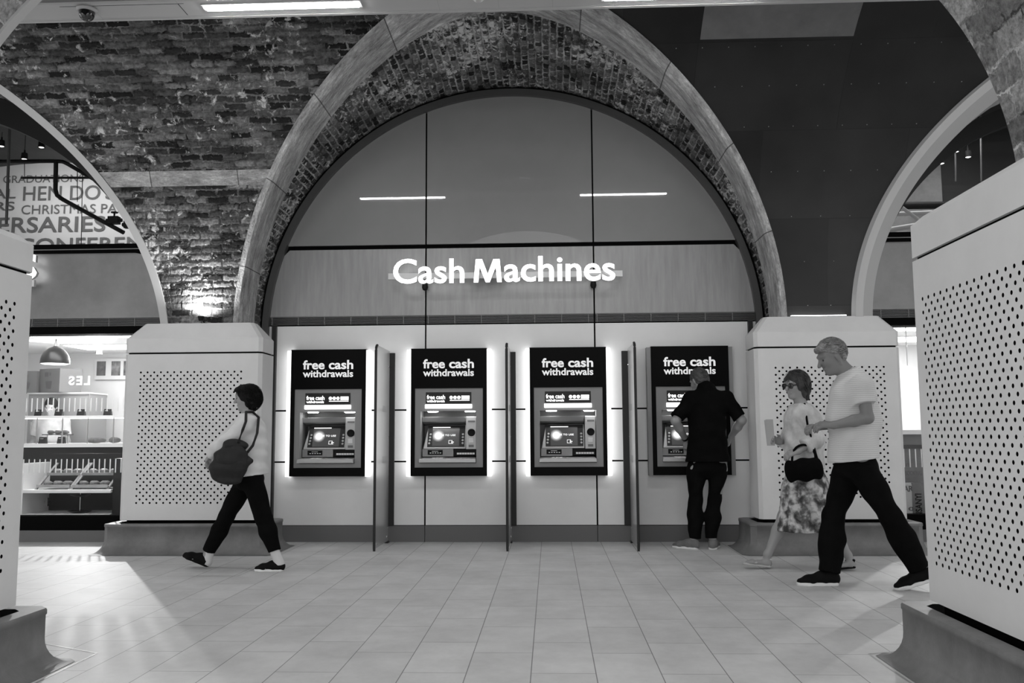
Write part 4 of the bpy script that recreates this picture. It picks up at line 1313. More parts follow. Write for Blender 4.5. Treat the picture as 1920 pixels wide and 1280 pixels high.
def loaf(x, y, z, L, r, label, group, name='loaf', cat='bread', rz=0.0):
    t = thing(name, label, cat, (x, y, z), group, rz)
    b = MB(); n = 14; rings = []
    for i in range(11):
        u = -1 + 2 * i / 10; rr = r * max(0.04, (1 - abs(u) ** 2.6)) ** 0.5 * (1 + 0.10 * sin(u * 16))
        bend = 0.22 * r * u * u
        rings.append([(u * L / 2, bend * 2 + rr * cos(2 * pi * k / n), r * 0.85 + 0.85 * rr * sin(2 * pi * k / n)) for k in range(n)])
    b.grid(rings, closed=True); b.build('crust', M['pastry'], t, smooth=80)
    b = MB()
    for i in range(3):
        u = -0.4 + 0.4 * i; b.tube([(u * L / 2 - 0.01, -0.5 * r, 1.5 * r), (u * L / 2, 0, 1.72 * r), (u * L / 2 + 0.01, 0.5 * r, 1.5 * r)], 0.05 * r, 6)
    b.build('scoring', M['wood'], t)
    return t
def card(x, y, z, label):
    t = thing('tent_card', label, 'price card', (x, y, z), 'price cards on the serving counter')
    b = MB(); b.hexa([(-0.05, -0.03, 0), (0.05, -0.03, 0), (-0.05, 0.03, 0), (0.05, 0.03, 0), (-0.05, -0.003, 0.085), (0.05, -0.003, 0.085), (-0.05, 0.003, 0.085), (0.05, 0.003, 0.085)])
    b.build('card', M['counter'], t)
    b = MB()
    for k in range(3): b.box(-0.035, 0.03 - 0.01 * k, -0.0305 + 0.018 + 0.008 * (2 - k), -0.028 + 0.018 + 0.008 * (2 - k), 0.025 + k * 0.018, 0.03 + k * 0.018)
    b.build('writing', M['white_letter'], t)
for i, (q, where) in enumerate(((68, 'leftmost'), (106, 'second from left'), (148, 'third from left'), (198, 'rightmost'))):
    card(px(q, 775, YC2)[0], YC2 + 0.06, zt, 'dark price card on top of the glass case, ' + where)
for i, (q, where) in enumerate(((75, 'left'), (110, 'right'))):
    card(px(q, 828, YC2)[0], YC2 + 0.07, zm, 'dark price card inside the glass case, ' + where + ' one')
for q, L, where in ((165, 0.26, 'long loaf'), (200, 0.16, 'round loaf')):
    loaf(px(q, 828, YC2)[0], YC2 + 0.2, zm, L, 0.045, 'dark %s inside the glass case, right half' % where, 'bread in the glass case')
ts = thing('cake_stand', 'tray of pastries on a low stand inside the glass case', 'tray', (px(88, 828, YC2)[0], YC2 + 0.25, zm))
b = MB(); b.box(-0.16, 0.16, -0.1, 0.1, 0.11, 0.122); b.build('tray', M['lampblack'], ts)
for s in (-1, 1): boxobj('leg', M['silver'], (s * 0.14 - 0.006, s * 0.14 + 0.006, -0.006, 0.006, 0, 0.11), ts)
for i, where in enumerate(('left', 'middle', 'right')):
    loaf(px(88, 828, YC2)[0] - 0.1 + i * 0.1, YC2 + 0.25, zm + 0.122, 0.10, 0.03, 'pale bun on the raised tray in the glass case, %s one' % where, 'buns on the raised tray', 'bun', 'bun')
# shop assistant behind the counter: built with the people

# window display: white cubby, racks, croissants
YD = 10.40
def zx(x, y, Y=YD): p = px(x, y, Y); return p[0], p[2]
xa, za = zx(46, 968); xb, zm2 = zx(212, 920); _, ztop = zx(60, 868)
t = thing('display_cubby', 'white two-level display shelf in the left shop window', 'display shelf', ((xa + xb) / 2, YD, 0))
h = (xb - xa) / 2
boxobj('base', M['counter'], (-h, h + 0.1, 0.0, 0.5, 0.0, za - 0.002), t)
boxobj('bottom_shelf', M['white'], (-h, h, -0.06, 0.5, za, za + 0.03), t)
boxobj('middle_shelf', M['white'], (-h, h + 0.01, -0.08, 0.5, zm2 - 0.018, zm2 + 0.018), t)
boxobj('side_panel', M['white'], (-h - 0.03, -h, -0.06, 0.5, za, ztop), t)
boxobj('back_panel', M['counter'], (-h, h + 0.12, 0.5, 0.53, 0, ztop + 0.1), t)
boxobj('end_panel', M['counter'], (h + 0.02, h + 0.12, -0.05, 0.5, 0, ztop + 0.05), t)
b = MB(); b.box(-h, -h + 0.05, 0.40, 0.45, za + 0.12, za + 0.15); b.box(-h + 0.03, -h + 0.05, 0.38, 0.47, za + 0.09, za + 0.19); b.build('hinge', M['chrome'], t)
x0w = (xa + xb) / 2
def rack(xl, xr, label):
    cx = (xl + xr) / 2; hw = (xr - xl) / 2
    t = thing('bread_rack', label, 'rack', (cx, YD, zm2 + 0.018), 'slanted wooden racks in the left shop window')
    H = 0.30; D = 0.36
    for s in (-1, 1):
        b = MB(); xx = s * hw
        b.hexa([(xx - 0.013, 0.0, 0), (xx + 0.013, 0.0, 0), (xx - 0.013, 0.03, 0), (xx + 0.013, 0.03, 0),
                (xx - 0.013 + 0.05, D, H), (xx + 0.013 + 0.05, D, H), (xx - 0.013 + 0.05, D + 0.03, H), (xx + 0.013 + 0.05, D + 0.03, H)])
        b.build('post', M['wood'], t)
    for k, (yy, zz) in enumerate(((0.02, 0.035), (0.19, 0.17))):
        o = 0.05 * zz / H
        boxobj('tray', M['counter'], (-hw + o, hw + o, yy, yy + 0.17, zz - 0.012, zz), t)
        boxobj('rail', M['wood'], (-hw + o, hw + o, yy - 0.012, yy, zz - 0.014, zz + 0.02), t)
    for row, (yy, zz) in enumerate(((0.11, 0.036), (0.28, 0.171))):
        for i in range(3):
            loaf(cx - hw * 0.62 + i * hw * 0.62 + 0.05 * zz / H, YD + yy, zm2 + 0.018 + zz, 0.125, 0.036,
                 'croissant on the %s tray of the %s, %s' % (('lower', 'upper')[row], label.split(' in ')[0], ('left', 'middle', 'right')[i]),
                 'croissants in the window racks', 'croissant', 'croissant', 0.3 * (i - 1))
xs = [zx(q, 915)[0] for q in (66, 131, 200)]
rack(xs[0], xs[1] - 0.015, 'left slanted wooden rack in the shop window')
rack(xs[1] + 0.015, xs[2], 'right slanted wooden rack in the shop window')
cx, cz = zx(137, 963)
t = thing('tiered_stand', 'two-tier dark cake stand on the lowest display shelf', 'cake stand', (cx, YD + 0.15, za + 0.03))
for k, z in enumerate((0.0, 0.19)):
    b = MB(); r = (0.135, 0.115)[k]; b.lathe([(0, z), (r * 0.6, z), (r, z + 0.022), (r - 0.004, z + 0.026), (r * 0.6, z + 0.006), (0, z + 0.006)], n=28); b.build('plate', M['lampblack'], t, smooth=50)
b = MB(); b.tube([(0, 0, 0), (0, 0, 0.31)], 0.006, 8); b.lathe([(0, 0.33), (0.012, 0.32), (0, 0.305)], n=10); b.build('stem', M['chrome'], t, smooth=60)

# shop lamps and added fill panels
def lamp(name, kind, loc, power, size=0.1, rot=None, label=None, **kw):
    L = bpy.data.lights.new(name, kind); L.energy = power
    if kind == 'AREA': L.shape = 'RECTANGLE'; L.size, L.size_y = size
    else: L.shadow_soft_size = size
    for k, v in kw.items(): setattr(L, k, v)
    o = bpy.data.objects.new(name, L); COL.objects.link(o); o.location = loc
    if rot: o.rotation_euler = rot
    return o
def ceiling_spot(x, y, z, label, power, soft=0.035, rx=0.0, rz=0.0, cone=150):
    t = thing('ceiling_spotlight', label, 'spotlight', (x, y, z), 'ceiling spotlights in the shops')
    b = MB(); b.lathe([(0, 0.0), (0.05, 0.0), (0.05, -0.01), (0.012, -0.012), (0.012, -0.04), (0, -0.04)], n=18); b.build('mount', M['white'], t, smooth=40)
    b = MB(); b.lathe([(0, -0.035), (0.035, -0.04), (0.042, -0.10), (0.036, -0.10), (0.03, -0.06), (0, -0.055)], n=20); b.build('head', M['white'], t, smooth=40)
    o = lamp('lamp', 'SPOT', (0, 0, -0.115), power, soft, (rx, 0, rz), spot_size=radians(cone), spot_blend=0.3); o.parent = t
ceiling_spot(-6.02, 12.5, 2.46, 'white ceiling spotlight at the back of the left shop', SHOP_SPOT, 0.03, radians(-62), 0.0, 100)
ceiling_spot(6.0, 12.5, 2.46, 'white ceiling spotlight at the back of the right shop', SHOP_SPOT * 0.6, 0.03, radians(-62), 0.0, 100)
def fill_panel(x, y, z, label, e):  # ceiling panels added to overexpose the shops
    t = thing('ceiling_fill_panel', label, 'ceiling light', (x, y, z), 'added fill panels in the shop ceilings')
    boxobj('frame', M['white'], (-0.75, 0.75, -0.35, 0.35, -0.012, 0), t)
    boxobj('diffuser', e, (-0.72, 0.72, -0.32, 0.32, -0.016, -0.012), t)
shop_fill_glow = emission('fill_panel_glow', SHOP_FILL / 10)
fill_panel(-5.6, 12.4, 2.46, 'added fill panel in the ceiling of the left shop, rear one', shop_fill_glow)
fill_panel(-5.4, 10.85, 2.46, 'added fill panel in the ceiling of the left shop, by the window', shop_fill_glow)
fill_panel(5.3, 12.4, 2.46, 'added fill panel in the ceiling of the right shop, rear one', shop_fill_glow)
fill_panel(5.2, 11.0, 2.46, 'added fill panel in the ceiling of the right shop, by the window', shop_fill_glow)

# left fascia letter (rest of the word is hidden behind the near pier)
c0 = px(18, 527, W - 0.12); c1 = px(73, 475, W - 0.12)
t = thing('fascia_letter', 'glowing white letter on the left shop fascia beside the near pier', 'sign', (c0[0], W - 0.10, c0[2]))
me = text_mesh('S', c1[0] - c0[0], c1[2] - c0[2], 0.045, 0.03); link('letter', me, [M['sign'], M['signside']], t)
z0 = px(66, 540, W)[2] - c0[2]; x1 = px(75, 533, W)[0] - c0[0]
boxobj('rail', M['signbar'], (-0.4, x1, -0.02, 0.02, z0, z0 + 0.075), t)
boxobj('bracket', M['signbar'], (0.05, 0.09, 0.02, 0.10, z0 + 0.01, z0 + 0.05), t)

# ---------------------------------------------------------------- left mezzanine: lettered wall, pipes
YT = 12.99
def wall_text(s, xa, xb, yt, yb, bold=0.0):
    p0 = px(xa, yb, YT); p1 = px(xb, yt, YT)
    z0 = px((xa + xb) / 2, yb, YT)[2]; z1 = px((xa + xb) / 2, yt, YT)[2]
    me = text_mesh(s, p1[0] - p0[0], z1 - z0, 0.003, bold)
    o = link('wall_lettering', me, [M['text_grey'], M['text_grey']]); o.location = (p0[0], YT, z0)
    tag(o, 'grey wall lettering reading %s in the left lunette' % s.lower(), 'lettering')
for a in (('GRADUATIONS', 6, 157, 328, 342), ('AL', -14, 30, 354, 372, .01), ("HEN DO'S", 43, 214, 347, 375, .006), ('RS', -10, 28, 378, 394.5, .01),
          ('CHRISTMAS PAR', 40, 236, 383, 400), ('ERSARIES', -4, 198, 406, 435, .012), ('CONFERENCES', 34, 348, 444.5, 471, .01)): wall_text(*a)

YP = 11.3
def pipe(pts, r, label, name='ceiling_pipe', m=None, fit=True):
    b = MB(); P = [px(x, y, Y) for x, y, Y in pts]
    b0 = P[0]; b.tube([p - b0 for p in P], r, 12)
    o = b.build(name, m or M['blackplastic'], None, tuple(b0), smooth=50)
    tag(o, label, 'pipe')
    return o
M['pipegrey'] = mat('pipe_grey', 0.10, 0.4, metal=0.4)
pipe([(-40, 303, YP), (100, 302, YP), (118, 303, YP), (128, 308, YP), (200, 350, YP), (235, 372, YP)], 0.026, 'black pipe running along the top of the left lunette and turning down')
pipe([(105, 304, YP), (104, 355, YP), (107, 366, YP), (118, 374, YP), (195, 416, YP), (232, 436, YP)], 0.028, 'black drop pipe with an elbow in front of the wall lettering')
pipe([(40, 333, 11.8), (172, 333, 11.8)], 0.018, 'thin black rail hanging across the wall lettering', 'hanging_rail')
pipe([(20, 190, 10.6), (16, 300, 10.6), (12, 420, 10.6)], 0.017, 'slim grey upright pole in the left lunette', 'upright_pole', M['pipegrey'])
for q, y0, y1, Y, where in ((46, 305, 333, 11.8, 'left'), (145, 310, 378, 11.35, 'middle'), (155, 316, 470, 11.5, 'right')):
    pipe([(q, y0, Y), (q - 3 if where == 'right' else q, y1, Y)], 0.005, 'thin hanging rod in the left lunette, %s one' % where, 'hanging_rod')
def junction(x, y, Y, w, h, label):
    c = px(x, y, Y); t = thing('pipe_valve', label, 'valve', tuple(c))
    boxobj('body', M['blackplastic'], (-w, w, -w * .7, w * .7, -h, h), t, bevel=0.008)
    b = MB(); b.tube([(-w * 1.5, 0, 0), (w * 1.5, 0, 0)], h * 0.5, 10); b.build('collar', M['blackplastic'], t)
    b = MB(); b.tube([(0, 0, h), (0, 0, h * 2)], 0.012, 8); b.lathe([(0, h * 2), (0.045, h * 2), (0.045, h * 2 + 0.012), (0, h * 2 + 0.012)], n=14); b.build('hand_wheel', M['blackplastic'], t)
junction(214, 413, YP, 0.07, 0.05, 'dark pipe valve at the end of the drop pipe')
junction(240, 421, YP, 0.05, 0.05, 'dark pipe valve beside the left arch rim')
def track_spot(x, y, Y, label):
    c = px(x, y, Y); t = thing('spot_lamp', label, 'spotlight', tuple(c), 'small ceiling spots in the lunettes')
    b = MB(); b.lathe([(0, 0.08), (0.012, 0.08), (0.012, 0.04), (0.04, 0.035), (0.045, -0.05), (0, -0.04)], n=16); b.build('housing', M['blackplastic'], t, smooth=40)
    b = MB(); b.lathe([(0, -0.046), (0.034, -0.047), (0, -0.06)], n=14); b.build('lens', emission('spot_lens', 3.0), t)
    b = MB(); b.tube([(0, 0, 0.08), (0, 0, 0.5)], 0.004, 6); b.build('rod', M['blackplastic'], t)
for x, y, where in ((78, 270, 'large one right of the pole'), (46, 292, 'lower one'), (3, 268, 'one at the left edge')): track_spot(x, y, 11.6, 'small ceiling spot in the left lunette, ' + where)
lamp('mezzanine_fill', 'AREA', (-6.2, 11.95, 5.0), 30, (2.4, 0.3), (radians(40), 0, 0))  # unseen area light added to brighten the lettered wall

# ---------------------------------------------------------------- right mezzanine
M['concrete'] = mat('stained_concrete', 0.22, 0.8, noise=0.4, nscale=2)
p0 = px(1640, 385, 12.9); p1 = px(1763, 300, 12.9)
b = MB(); b.box(p0[0], p1[0], 12.9, 13.0, p0[2] - 0.6, p1[2]); o = b.build('wall_right_panel', M['concrete']); structure(o)
for x, where in ((1790, 'left'), (1838, 'right')):
    pipe([(x, 190, 11.8), (x + 2, 340, 11.8)], 0.012, 'thin upright rod in the right lunette, %s one' % where, 'hanging_rod', M['pipegrey'])
for x, y, where in ((1792, 278, 'left one'), (1836, 250, 'right one'), (1815, 288, 'low one'), (1765, 300, 'one by the pale wall panel')): track_spot(x, y, 11.8, 'small ceiling spot in the right lunette, ' + where)
pipe([(1650, 386, 11.9), (1800, 384, 11.9)], 0.05, 'dark horizontal duct in the right lunette', 'duct')
pipe([(1660, 402, 11.6), (1800, 396, 11.6)], 0.03, 'pale horizontal pipe in the right lunette, upper one', 'ceiling_pipe', M['rimdk'])
pipe([(1660, 432, 11.4), (1780, 412, 11.4)], 0.035, 'pale pipe in the right lunette, lower one', 'ceiling_pipe', M['rim'])
pipe([(1690, 388, 11.0), (1730, 418, 11.0)], 0.022, 'pale diagonal strut in the right lunette', 'strut', M['rim'])
pipe([(1760, 240, 11.2), (1870, 190, 11.2)], 0.04, 'pale slanting duct high in the right lunette', 'duct', M['rimdk'])
lamp('right_mezzanine_fill', 'AREA', (5.6, 11.6, 5.3), 30, (1.5, 0.5), (0, 0, 0))  # area fill with no fitting in the right mezzanine

# ---------------------------------------------------------------- right shop, seen past the pier
YR = 10.6
c = px(1704, 735, YR)
t = thing('pendant_lamp', 'white pendant lamp hanging in the right shop beside the pier', 'pendant lamp', tuple(c))
b = MB(); b.lathe([(0.16, -0.02), (0.16, 0.22), (0.05, 0.30), (0.0, 0.31)], n=28); b.build('shade', emission('white_shade', 1.4), t, smooth=40)
b = MB(); b.tube([(0, 0, 0.3), (0, 0, 2.46 - c[2])], 0.007, 8); b.build('cord', M['white'], t)
z1 = px(1700, 806, YR)[2]
t = thing('serving_counter', 'counter with pasted posters inside the right shop', 'counter', (5.1, YR, 0))
boxobj('worktop', M['white'], (-0.9, 0.9, -0.03, 0.6, z1 - 0.05, z1), t)
M['poster'] = mat('poster_wall', 0.16, 0.8, noise=0.3, nscale=5)
boxobj('front', M['poster'], (-0.88, 0.88, 0, 0.6, 0.0, z1 - 0.05), t)
boxobj('shelf_edge', M['frame'], (-0.9, 0.9, -0.02, 0.0, z1 - 0.21, z1 - 0.17), t)
# dark print on the poster front
for s, xa, xb, yt, yb in (('OT', 1694, 1706, 868, 874), ('BOOKING', 1697, 1728, 882, 891)):
    p0 = px(xa, yb, YR); p1 = px(xb, yt, YR)
    me = text_mesh(s, p1[0] - p0[0], p1[2] - p0[2], 0.002, 0.03); o = link('print', me, [M['text_grey'], M['text_grey']], t); o.location = (p0[0] - 5.1, -0.001, p0[2])
c0 = px(1694, 980, YR - 0.12); c1 = px(1713, 905, YR - 0.12)
t = thing('carton_stack', 'pale printed sack leaning on the counter in the right shop', 'sack', ((c0[0] + c1[0]) / 2, YR - 0.12, c0[2]))
hw = (c1[0] - c0[0]) / 2 + 0.03; hh = c1[2] - c0[2]
boxobj('sack', M['rim'], (-hw, hw, 0, 0.10, -c0[2], hh), t, bevel=0.02)
for s, f0, f1 in (('AR', 0.78, 0.93), ('10', 0.30, 0.40), ('KG', 0.14, 0.24)):
    me = text_mesh(s, hw * 1.1, (f1 - f0) * hh, 0.002, 0.03); o = link('print', me, [M['text_grey'], M['text_grey']], t); o.location = (-hw * 0.5, -0.001, f0 * hh)
c0 = px(1716, 978, YR - 0.13); c1 = px(1728, 925, YR - 0.13)
t = thing('printed_board', 'dark upright board with vertical lettering in the right shop', 'board', (c0[0], YR - 0.13, 0))
boxobj('board', M['poster'], (-0.015, 0.22, 0, 0.03, 0, c1[2] + 0.12), t)
me = text_mesh('ANSANYI', c1[2] - c0[2], 0.075, 0.002, 0.03); o = link('lettering', me, [M['blackplastic'], M['blackplastic']], t); o.rotation_euler = (0, -pi / 2, 0); o.location = (0.085, -0.001, c0[2])

# ================================================================ PEOPLE
SKIN = mat('skin', 0.30, 0.5); SKIN_D = mat('skin_tanned', 0.20, 0.5)
HAIR_D = mat('dark_hair', 0.006, 0.6, spec=0.15, noise=0.5, nscale=30, stretch=(1, 1, 6), bump=0.5, bscale=80)
HAIR_M = mat('mid_hair', 0.04, 0.5, noise=0.6, nscale=30, stretch=(1, 1, 6), bump=0.5, bscale=80)
HAIR_G = mat('grey_hair', 0.24, 0.5, noise=0.6, nscale=26, stretch=(2, 2, 5), bump=0.6, bscale=80)
HAIR_S = mat('salt_pepper_hair', 0.07, 0.5, noise=0.8, nscale=30, stretch=(2, 2, 5), bump=0.6, bscale=80)
EYE = mat('eye', 0.03, 0.15)
BLACK_CLOTH = mat('black_cloth', 0.004, 0.9, spec=0.06, noise=0.3, nscale=8, bump=0.3, bscale=12)
DARK_CLOTH = mat('dark_trousers', 0.0045, 0.9, spec=0.06, noise=0.3, nscale=8, bump=0.3, bscale=10)
WHITE_CLOTH = mat('white_cloth', 0.66, 0.8, spec=0.2, bump=0.5, bscale=11)
PALE_CLOTH = mat('pale_blouse', 0.55, 0.8, spec=0.2, noise=0.25, nscale=7, bump=0.5, bscale=11)
BAG = mat('dark_bag', 0.018, 0.6, spec=0.25, noise=0.3, nscale=8, bump=0.4, bscale=14)
SHOE_B = mat('black_shoe', 0.005, 0.7, spec=0.1)
SUEDE = mat('grey_suede', 0.15, 0.9, noise=0.15, nscale=20)
SOLE = mat('white_sole', 0.75, 0.5)
SOCK = mat('white_sock', 0.6, 0.8)
SANDAL = mat('pale_sandal', 0.5, 0.6)

def stripes_cloth():
    m = mat('striped_shirt', 0.6, 0.8, spec=0.2); nt = m.node_tree
    tc = nt.nodes.new('ShaderNodeTexCoord'); w = nt.nodes.new('ShaderNodeTexWave'); w.bands_direction = 'Z'
    w.inputs['Scale'].default_value = 20; w.inputs['Distortion'].default_value = 2.0; w.inputs['Detail'].default_value = 3
    r = nt.nodes.new('ShaderNodeMapRange'); r.inputs['From Min'].default_value = 0.55; r.inputs['From Max'].default_value = 0.95; r.inputs['To Min'].default_value = 0.64; r.inputs['To Max'].default_value = 0.52
    nt.links.new(tc.outputs['Object'], w.inputs['Vector']); nt.links.new(w.outputs['Fac'], r.inputs['Value'])
    nt.links.new(r.outputs[0], nt.nodes['Principled BSDF'].inputs['Base Color'])
    return m
def floral_cloth():
    m = mat('patterned_skirt', 0.5, 0.85, spec=0.2); nt = m.node_tree
    tc = nt.nodes.new('ShaderNodeTexCoord'); n = nt.nodes.new('ShaderNodeTexNoise'); n.inputs['Scale'].default_value = 13; n.inputs['Detail'].default_value = 3; n.inputs['Distortion'].default_value = 0.25
    cr = nt.nodes.new('ShaderNodeValToRGB'); e = cr.color_ramp.elements
    e[0].position = 0.36; e[0].color = (0.05, 0.05, 0.05, 1); e[1].position = 0.62; e[1].color = (0.62, 0.62, 0.62, 1)
    k = e.new(0.46); k.color = (0.16, 0.16, 0.16, 1); k = e.new(0.52); k.color = (0.36, 0.36, 0.36, 1)
    nt.links.new(tc.outputs['Object'], n.inputs['Vector']); nt.links.new(n.outputs['Fac'], cr.inputs[0])
    nt.links.new(cr.outputs[0], nt.nodes['Principled BSDF'].inputs['Base Color'])
    return m
STRIPED = stripes_cloth(); FLORAL = floral_cloth()
UP = V(0, 0, 1)

def frame(f, up):
    f = unit(f); l = unit(np.cross(up, f)); u = np.cross(f, l)
    return np.stack([l, f, u])         # rows: left, forward, up

def head_prims(c, A, s=1.0):
    l, f, u = A
    P = lambda a, b, d: c + s * (a * l + b * f + d * u)
    E = lambda q, r, k=0.03: ball(q, np.array(r) * s, k * s, A)
    o = [E(P(0, -0.012, 0.03), (0.074, 0.094, 0.092)), E(P(0, 0.03, -0.045), (0.056, 0.062, 0.078)),
         E(P(0, 0.066, -0.098), (0.026, 0.024, 0.020)), E(P(0, 0.080, 0.030), (0.050, 0.016, 0.014), 0.02)]
    o += [limb(P(0, 0.086, 0.018), P(0, 0.116, -0.026), 0.009 * s, 0.014 * s, k=0.014 * s),
          E(P(0, 0.088, -0.062), (0.024, 0.011, 0.009), 0.008)]
    for q in (-1, 1):
        o += [E(P(q * 0.034, 0.066, -0.022), (0.026, 0.022, 0.024), 0.025), E(P(q * 0.075, -0.008, -0.012), (0.010, 0.020, 0.031), 0.008)]
    return o

def eyes_obj(c, A, s, parent, base):
    l, f, u = A; b = MB()
    for q in (-1, 1):
        p = c + s * (q * 0.031 * l + 0.078 * f + 0.002 * u) - base
        b.lathe([(0.012 * s * cos(a), 0.012 * s * sin(a)) for a in np.linspace(-pi / 2, pi / 2, 9)], tuple(p), 12)
    return b.build('eyes', EYE, parent, smooth=80)

def hand_prims(w, d, n, side, s=1.0, curl=0.5, spread=1.0):
    d = unit(d); n = unit(n - d * np.dot(n, d)); side = unit(side - d * np.dot(side, d) - n * np.dot(side, n))
    o = [limb(w, w + d * 0.085 * s, 0.030 * s, 0.040 * s, side, 0.020 * s, 0.015 * s, 0.02)]
    for off, ln, da in ((0.031, 0.070, -.05), (0.011, 0.080, 0), (-0.010, 0.074, .05), (-0.029, 0.058, .12)):
        r0 = w + (d * 0.082 + side * off * spread) * s
        c1 = curl + da; c2 = curl * 2 + da; c3 = curl * 2.7
        p1 = r0 + (d * cos(c1) + n * sin(c1)) * ln * 0.45 * s
        p2 = p1 + (d * cos(c2) + n * sin(c2)) * ln * 0.33 * s
        p3 = p2 + (d * cos(c3) + n * sin(c3)) * ln * 0.26 * s
        o += [limb(r0, p1, 0.0098 * s, 0.0090 * s, k=0.005), limb(p1, p2, 0.0090 * s, 0.0084 * s, k=0.005), limb(p2, p3, 0.0084 * s, 0.0072 * s, k=0.005)]
    r0 = w + (d * 0.022 + side * 0.026) * s
    p1 = r0 + unit(d * 0.7 + side * 0.75 + n * 0.25) * 0.042 * s; p2 = p1 + unit(d * 0.95 + side * 0.2 + n * 0.35) * 0.036 * s
    o += [limb(r0, p1, 0.014 * s, 0.0115 * s, k=0.008), limb(p1, p2, 0.0115 * s, 0.009 * s, k=0.005)]
    return o

def torso_prims(P, N, SL, SR, l, s, o=0.0, wide=1.0, deep=1.0, belly=0.0, k=0.05):
    w = P * 0.52 + N * 0.48; ch = P * 0.22 + N * 0.78
    hw, hd = wide * s, deep * s
    r = [limb(P, w, 0.158 * hw + o, 0.138 * hw + o, l, 0.112 * hd + o, (0.102 + belly) * hd + o, k),
         limb(w, ch, 0.138 * hw + o, 0.162 * hw + o, l, (0.102 + belly) * hd + o, 0.116 * hd + o, k),
         limb(ch, N, 0.150 * hw + o, 0.062 * s + o, l, 0.100 * hd + o, 0.056 * s + o, k),
         limb(SL, SR, 0.056 * s + o, 0.056 * s + o, k=k)]
    return r

def leg_prims(h, kn, an, s, o=0.0, fat=1.0, k=0.03, loose=0.0):
    return [limb(h, kn, 0.088 * s * fat + o, 0.056 * s * fat + o, k=k), limb(kn, kn * 0.6 + an * 0.4, 0.055 * s * fat + o, 0.054 * s * fat + o + loose, k=k),
            limb(kn * 0.6 + an * 0.4, an, 0.054 * s * fat + o + loose, 0.037 * s * fat + o + loose, k=k)]

def arm_prims(sh, el, wr, s, o=0.0, fat=1.0):
    return [limb(sh, el, 0.050 * s * fat + o, 0.040 * s * fat + o, k=0.03), limb(el, el * 0.6 + wr * 0.4, 0.041 * s * fat + o, 0.040 * s * fat + o, k=0.02),
            limb(el * 0.6 + wr * 0.4, wr, 0.040 * s * fat + o, 0.026 * s * fat + o, k=0.02)]

def foot_prims(heel, d, u, s):
    side = unit(np.cross(d, u)); ball_ = heel + d * 0.175 * s + u * 0.03 * s; toe = heel + d * 0.225 * s + u * 0.022 * s
    return [limb(heel + d * 0.03 * s + u * 0.035 * s, ball_, 0.032 * s, 0.040 * s, side, 0.033 * s, 0.024 * s, 0.03),
            limb(ball_, toe, 0.040 * s, 0.030 * s, side, 0.024 * s, 0.017 * s, 0.02),
            limb(heel + d * 0.035 * s + u * 0.035 * s, heel + d * 0.045 * s + u * 0.115 * s, 0.034 * s, 0.036 * s, k=0.03)]

def shoe(heel, d, u, s, m, parent, base, sole_m=None, open_=False, high=0.075):
    """heel: sole point under the heel; d: toe direction; u: up of the shoe"""
    side = unit(np.cross(d, u)); P = lambda a, b: heel + d * a * s + u * b * s
    if not open_:
        pr = [limb(P(0.03, 0.045), P(0.10, 0.05), 0.040 * s, 0.040 * s, side, 0.045 * s, 0.045 * s, 0.03),
              limb(P(0.10, 0.045), P(0.19, 0.035), 0.040 * s, 0.044 * s, side, 0.045 * s, 0.033 * s, 0.03),
              limb(P(0.19, 0.033), P(0.245, 0.026), 0.044 * s, 0.032 * s, side, 0.032 * s, 0.022 * s, 0.03)]
        pr += [limb(P(0.035, 0.05), P(0.04, high), 0.040 * s, 0.036 * s, k=0.03, cut=[(P(0.03, high), u)])]
    else:
        pr = [limb(P(0.02, 0.012), P(0.24, 0.012), 0.036 * s, 0.040 * s, side, 0.010 * s, 0.010 * s, 0.01),
              limb(P(0.15, 0.03) - side * 0.042 * s, P(0.16, 0.055), 0.018 * s, 0.020 * s, d, 0.006 * s, 0.006 * s, 0.01),
              limb(P(0.16, 0.055), P(0.15, 0.03) + side * 0.042 * s, 0.020 * s, 0.018 * s, d, 0.006 * s, 0.006 * s, 0.01),
              limb(P(0.02, 0.02), P(0.005, 0.07), 0.034 * s, 0.030 * s, side, 0.008 * s, 0.006 * s, 0.01),
              limb(P(0.01, 0.075) - side * 0.03 * s, P(0.07, 0.07), 0.010 * s, 0.010 * s, k=0.01), limb(P(0.01, 0.075) + side * 0.03 * s, P(0.07, 0.07), 0.010 * s, 0.010 * s, k=0.01)]
    o = soft_obj('shoe' if not open_ else 'sandal', pr, m, parent, base, 0.005, cuts=[(P(0, 0.004), -u)])
    sl = [limb(P(0.025, 0.012), P(0.12, 0.012), 0.042 * s, 0.040 * s, side, 0.03 * s, 0.03 * s, 0.02), limb(P(0.12, 0.012), P(0.20, 0.012), 0.040 * s, 0.048 * s, side, 0.03 * s, 0.03 * s, 0.02),
          limb(P(0.20, 0.012), P(0.245, 0.014), 0.048 * s, 0.034 * s, side, 0.03 * s, 0.025 * s, 0.02)]
    q = soft_obj('sole', sl, sole_m or m, o, None if base is None else base, 0.005, cuts=[(P(0, 0), -u), (P(0, 0.026 if not open_ else 0.016), u)])
    return o

def wobble(amp, fr, seed=0):
    rs = np.random.RandomState(seed); K = rs.normal(size=(5, 3)) * fr; ph = rs.rand(5) * 6.28
    return lambda P: amp * sum(np.sin(P @ K[i] + ph[i]) for i in range(5)).astype(np.float32)

def person(base, prims, m, label, h=0.006):
    o = soft_obj('person', prims, m, None, base, h)
    o.location = base
    return tag(o, label, 'person')

